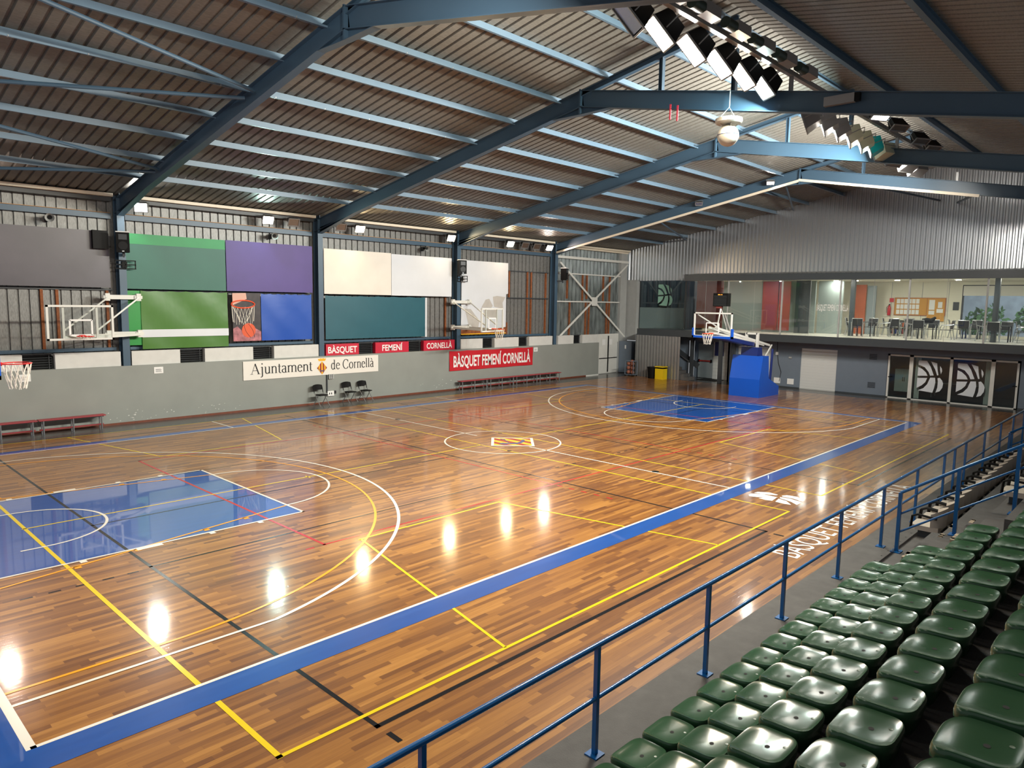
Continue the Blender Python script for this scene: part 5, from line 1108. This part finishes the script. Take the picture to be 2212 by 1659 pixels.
# tub seats
def tub(label):
    g = thing('tub_chair', label, 'seat', (0, 0, 0), 'green tub seats')
    N = 36
    def outline(a, s=1.0):
        ca, sa = math.cos(a), math.sin(a); e = 0.5
        return (0.2 * s * math.copysign(abs(ca) ** e, ca), 0.182 * s * math.copysign(abs(sa) ** e, sa))
    def ztop(x, y):
        u, v = x / 0.2, y / 0.182
        return 0.134 + 0.018 * max(0, -v) ** 2.2 + 0.016 * abs(u) ** 2.5 - 0.03 * max(0, v) ** 2.5
    b = MB(); b.v.append((0, 0, ztop(0, 0))); rings = []
    for s_ in (0.25, 0.5, 0.72, 0.88, 0.96):
        r_ = []
        for j in range(N): x, y = outline(2 * PI * j / N, s_); r_.append(len(b.v)); b.v.append((x, y, ztop(x, y) + (0.004 if s_ > 0.9 else 0)))
        rings.append(r_)
    for s_, dz in ((1.0, -0.004), (1.02, -0.022), (1.015, -0.052)):
        r_ = []
        for j in range(N): x, y = outline(2 * PI * j / N, s_); x0, y0 = outline(2 * PI * j / N, 0.98); r_.append(len(b.v)); b.v.append((x, y, ztop(x0, y0) + dz))
        rings.append(r_)
    for s_, z in ((0.97, 0.07), (0.93, 0.03), (0.9, 0.0)):
        r_ = []
        for j in range(N): x, y = outline(2 * PI * j / N, s_); r_.append(len(b.v)); b.v.append((x, y, z))
        rings.append(r_)
    for j in range(N): b.f.append((0, rings[0][j], rings[0][(j + 1) % N]))
    for A, B in zip(rings, rings[1:]):
        for j in range(N): b.f.append((A[j], A[(j + 1) % N], B[(j + 1) % N], B[j]))
    b.f.append(tuple(reversed(rings[-1])))
    o_ = b.build('shell', 'seat_green', g, True)
    z0 = ztop(0, -0.02)
    MB().add([(0.019 * math.cos(2 * PI * i / 12), -0.03 + 0.016 * math.sin(2 * PI * i / 12), z0 + 0.002) for i in range(12)], [tuple(range(12))]).build('drain_hole', 'hole', o_)
    z1 = ztop(-0.06, 0.1)
    MB().lathe([(0.0, 0), (0.012, 0.0015), (0.013, 0)], (0.06, -0.12, ztop(0.06, -0.12) + 0.001), 10).build('bolt_cap', 'seat_cap', o_)
    return g
rows = [(3.166, -4.715, 0.5, -2, 13), (3.145, -5.325, 0.9, -2, 13), (2.783, -5.893, 1.31, -2, 14), (2.313, -6.5, 1.71, -1, 15), (2.308, -7.127, 2.11, -1, 15)]
rn = ['front row', 'second row', 'third row', 'fourth row', 'fifth row']
seat0 = None
for r_, (x0, y, z, k0, k1) in enumerate(rows):
    for k in range(k0, k1 + 1):
        lab = 'glossy green tub seat, %s back from the rail, %s from the near end' % (rn[r_], ORD[k - k0])
        p = (x0 + 0.4594 * k, y + 0.03, z + 0.004)
        if seat0 is None: seat0 = tub(lab); seat0.location = p
        else: copy_tree(seat0, p, (0, 0, random.uniform(-0.015, 0.015)), lab)
for k in range(6): copy_tree(seat0, (21.6 + 0.46 * k, -4.7, 0.504), (0, 0, 0), 'small distant green tub seat beyond the white armchairs, %s from them' % ORD[k])
# white spectator armchairs
def white_chair(label):
    g = thing('spectator_chair', label, 'chair', (0, 0, 0), 'white stand chairs')
    b = MB(); N = 14
    for i in range(N + 1):
        a = -PI * 0.06 - (PI * 0.88) * i / N; rx, ry = 0.235, 0.22
        for (s_, z) in ((0.86, 0.2), (1.0, 0.5), (1.06, 0.52), (1.02, 0.2)): b.v.append((rx * s_ * math.cos(a), ry * s_ * math.sin(a), z - 0.1 * (1 - math.sin(PI * i / N)) * (z > 0.3)))
    for i in range(N):
        for k in range(4): b.f.append((4 * i + k, 4 * i + (k + 1) % 4, 4 * i + 4 + (k + 1) % 4, 4 * i + 4 + k))
    b.build('back_shell', 'chair_shell', g, True)
    MB().prism([(-0.22, -0.16), (0.22, -0.16), (0.23, 0.18), (0.19, 0.25), (-0.19, 0.25), (-0.23, 0.18)], 'z', 0.12, 0.2).build('seat', 'chair_shell', g); MB().box(-0.15, 0.15, -0.1, 0.15, 0, 0.12).build('pedestal', 'dark_steel', g)
    for s_ in (-1, 1): MB().tube([(s_ * 0.25, -0.14, 0.36), (s_ * 0.25, 0.14, 0.39), (s_ * 0.25, 0.22, 0.35), (s_ * 0.24, 0.24, 0.15)], 0.02, 8).build('armrest', 'black', g, True)
    return g
wc = None
for k in range(14):
    lab = 'white moulded chair with black armrests on the lowest tread, %s from the aisle' % ORD[k]
    p = (11.75 + 0.56 * k, -4.72, 0.504)
    if wc is None: wc = white_chair(lab); wc.location = p
    else: copy_tree(wc, p, (0, 0, 0), lab)
for k in range(3): copy_tree(wc, (11.75 + 0.56 * k, -5.93, 1.314), (0, 0, 0), 'white moulded chair with black armrests on an upper tread, %s from the aisle' % ORD[k])
# main railing
rg = thing('front_railing', 'long blue tubular railing along the front of the stand', 'railing', (12, -4.13, 0.3), 'blue railings')
MB().tube([(-3.0, -4.13, 1.32), (33, -4.13, 1.32)], 0.026, 12).build('top_rail', 'rail_blue', rg, True)
MB().tube([(-3.0, -4.13, 0.83), (15.95, -4.13, 0.83)], 0.021, 12).tube([(16.95, -4.13, 0.83), (33, -4.13, 0.83)], 0.021, 12).build('mid_rail', 'rail_blue', rg, True)
for x in (-0.6, 1.36, 3.32, 5.29, 7.27, 9.22, 11.2, 13.15, 15.1, 15.95, 16.95, 18.9, 20.86, 22.62, 24.3, 26.2, 28.1, 30.0):
    po_ = MB().box(x - 0.021, x + 0.021, -4.151, -4.109, 0.31, 1.31).build('post', 'rail_blue', rg); MB().box(x - 0.065, x + 0.065, -4.195, -4.065, 0.3, 0.312).build('base_plate', 'rail_blue', po_)
# aisle railings climbing the stand
def aisle(label, pts):
    g = thing('aisle_railing', label, 'railing', pts[0][0], 'blue railings')
    for dz in (0.0, -0.34, -0.63):
        MB().tube([Vector((p[0], p[1], zt_ + dz)) for p, zt_ in pts], 0.024 if dz == 0 else 0.016, 8).build('rail', 'rail_blue', g, True)
    for p, zt_ in pts[:-1]: MB().box(p[0] - 0.025, p[0] + 0.025, p[1] - 0.025, p[1] + 0.025, p[2], zt_).build('post', 'rail_blue', g); MB().box(p[0] - 0.09, p[0] + 0.09, p[1] - 0.07, p[1] + 0.07, p[2], p[2] + 0.012).build('base_plate', 'rail_blue', list(g.children)[-1])
aisle('blue stepped railing climbing the aisle beside the green seats', [((10.49, -4.56, 0.5), 1.44), ((10.67, -5.28, 0.9), 1.91), ((10.95, -5.95, 1.31), 2.32), ((11.3, -6.9, 2.11), 2.9)])
aisle('blue stepped railing beyond the white moulded chairs', [((19.75, -4.5, 0.5), 1.25), ((20.2, -5.3, 0.9), 1.72), ((20.7, -6.0, 1.31), 2.2), ((21, -6.9, 2.11), 2.8)])
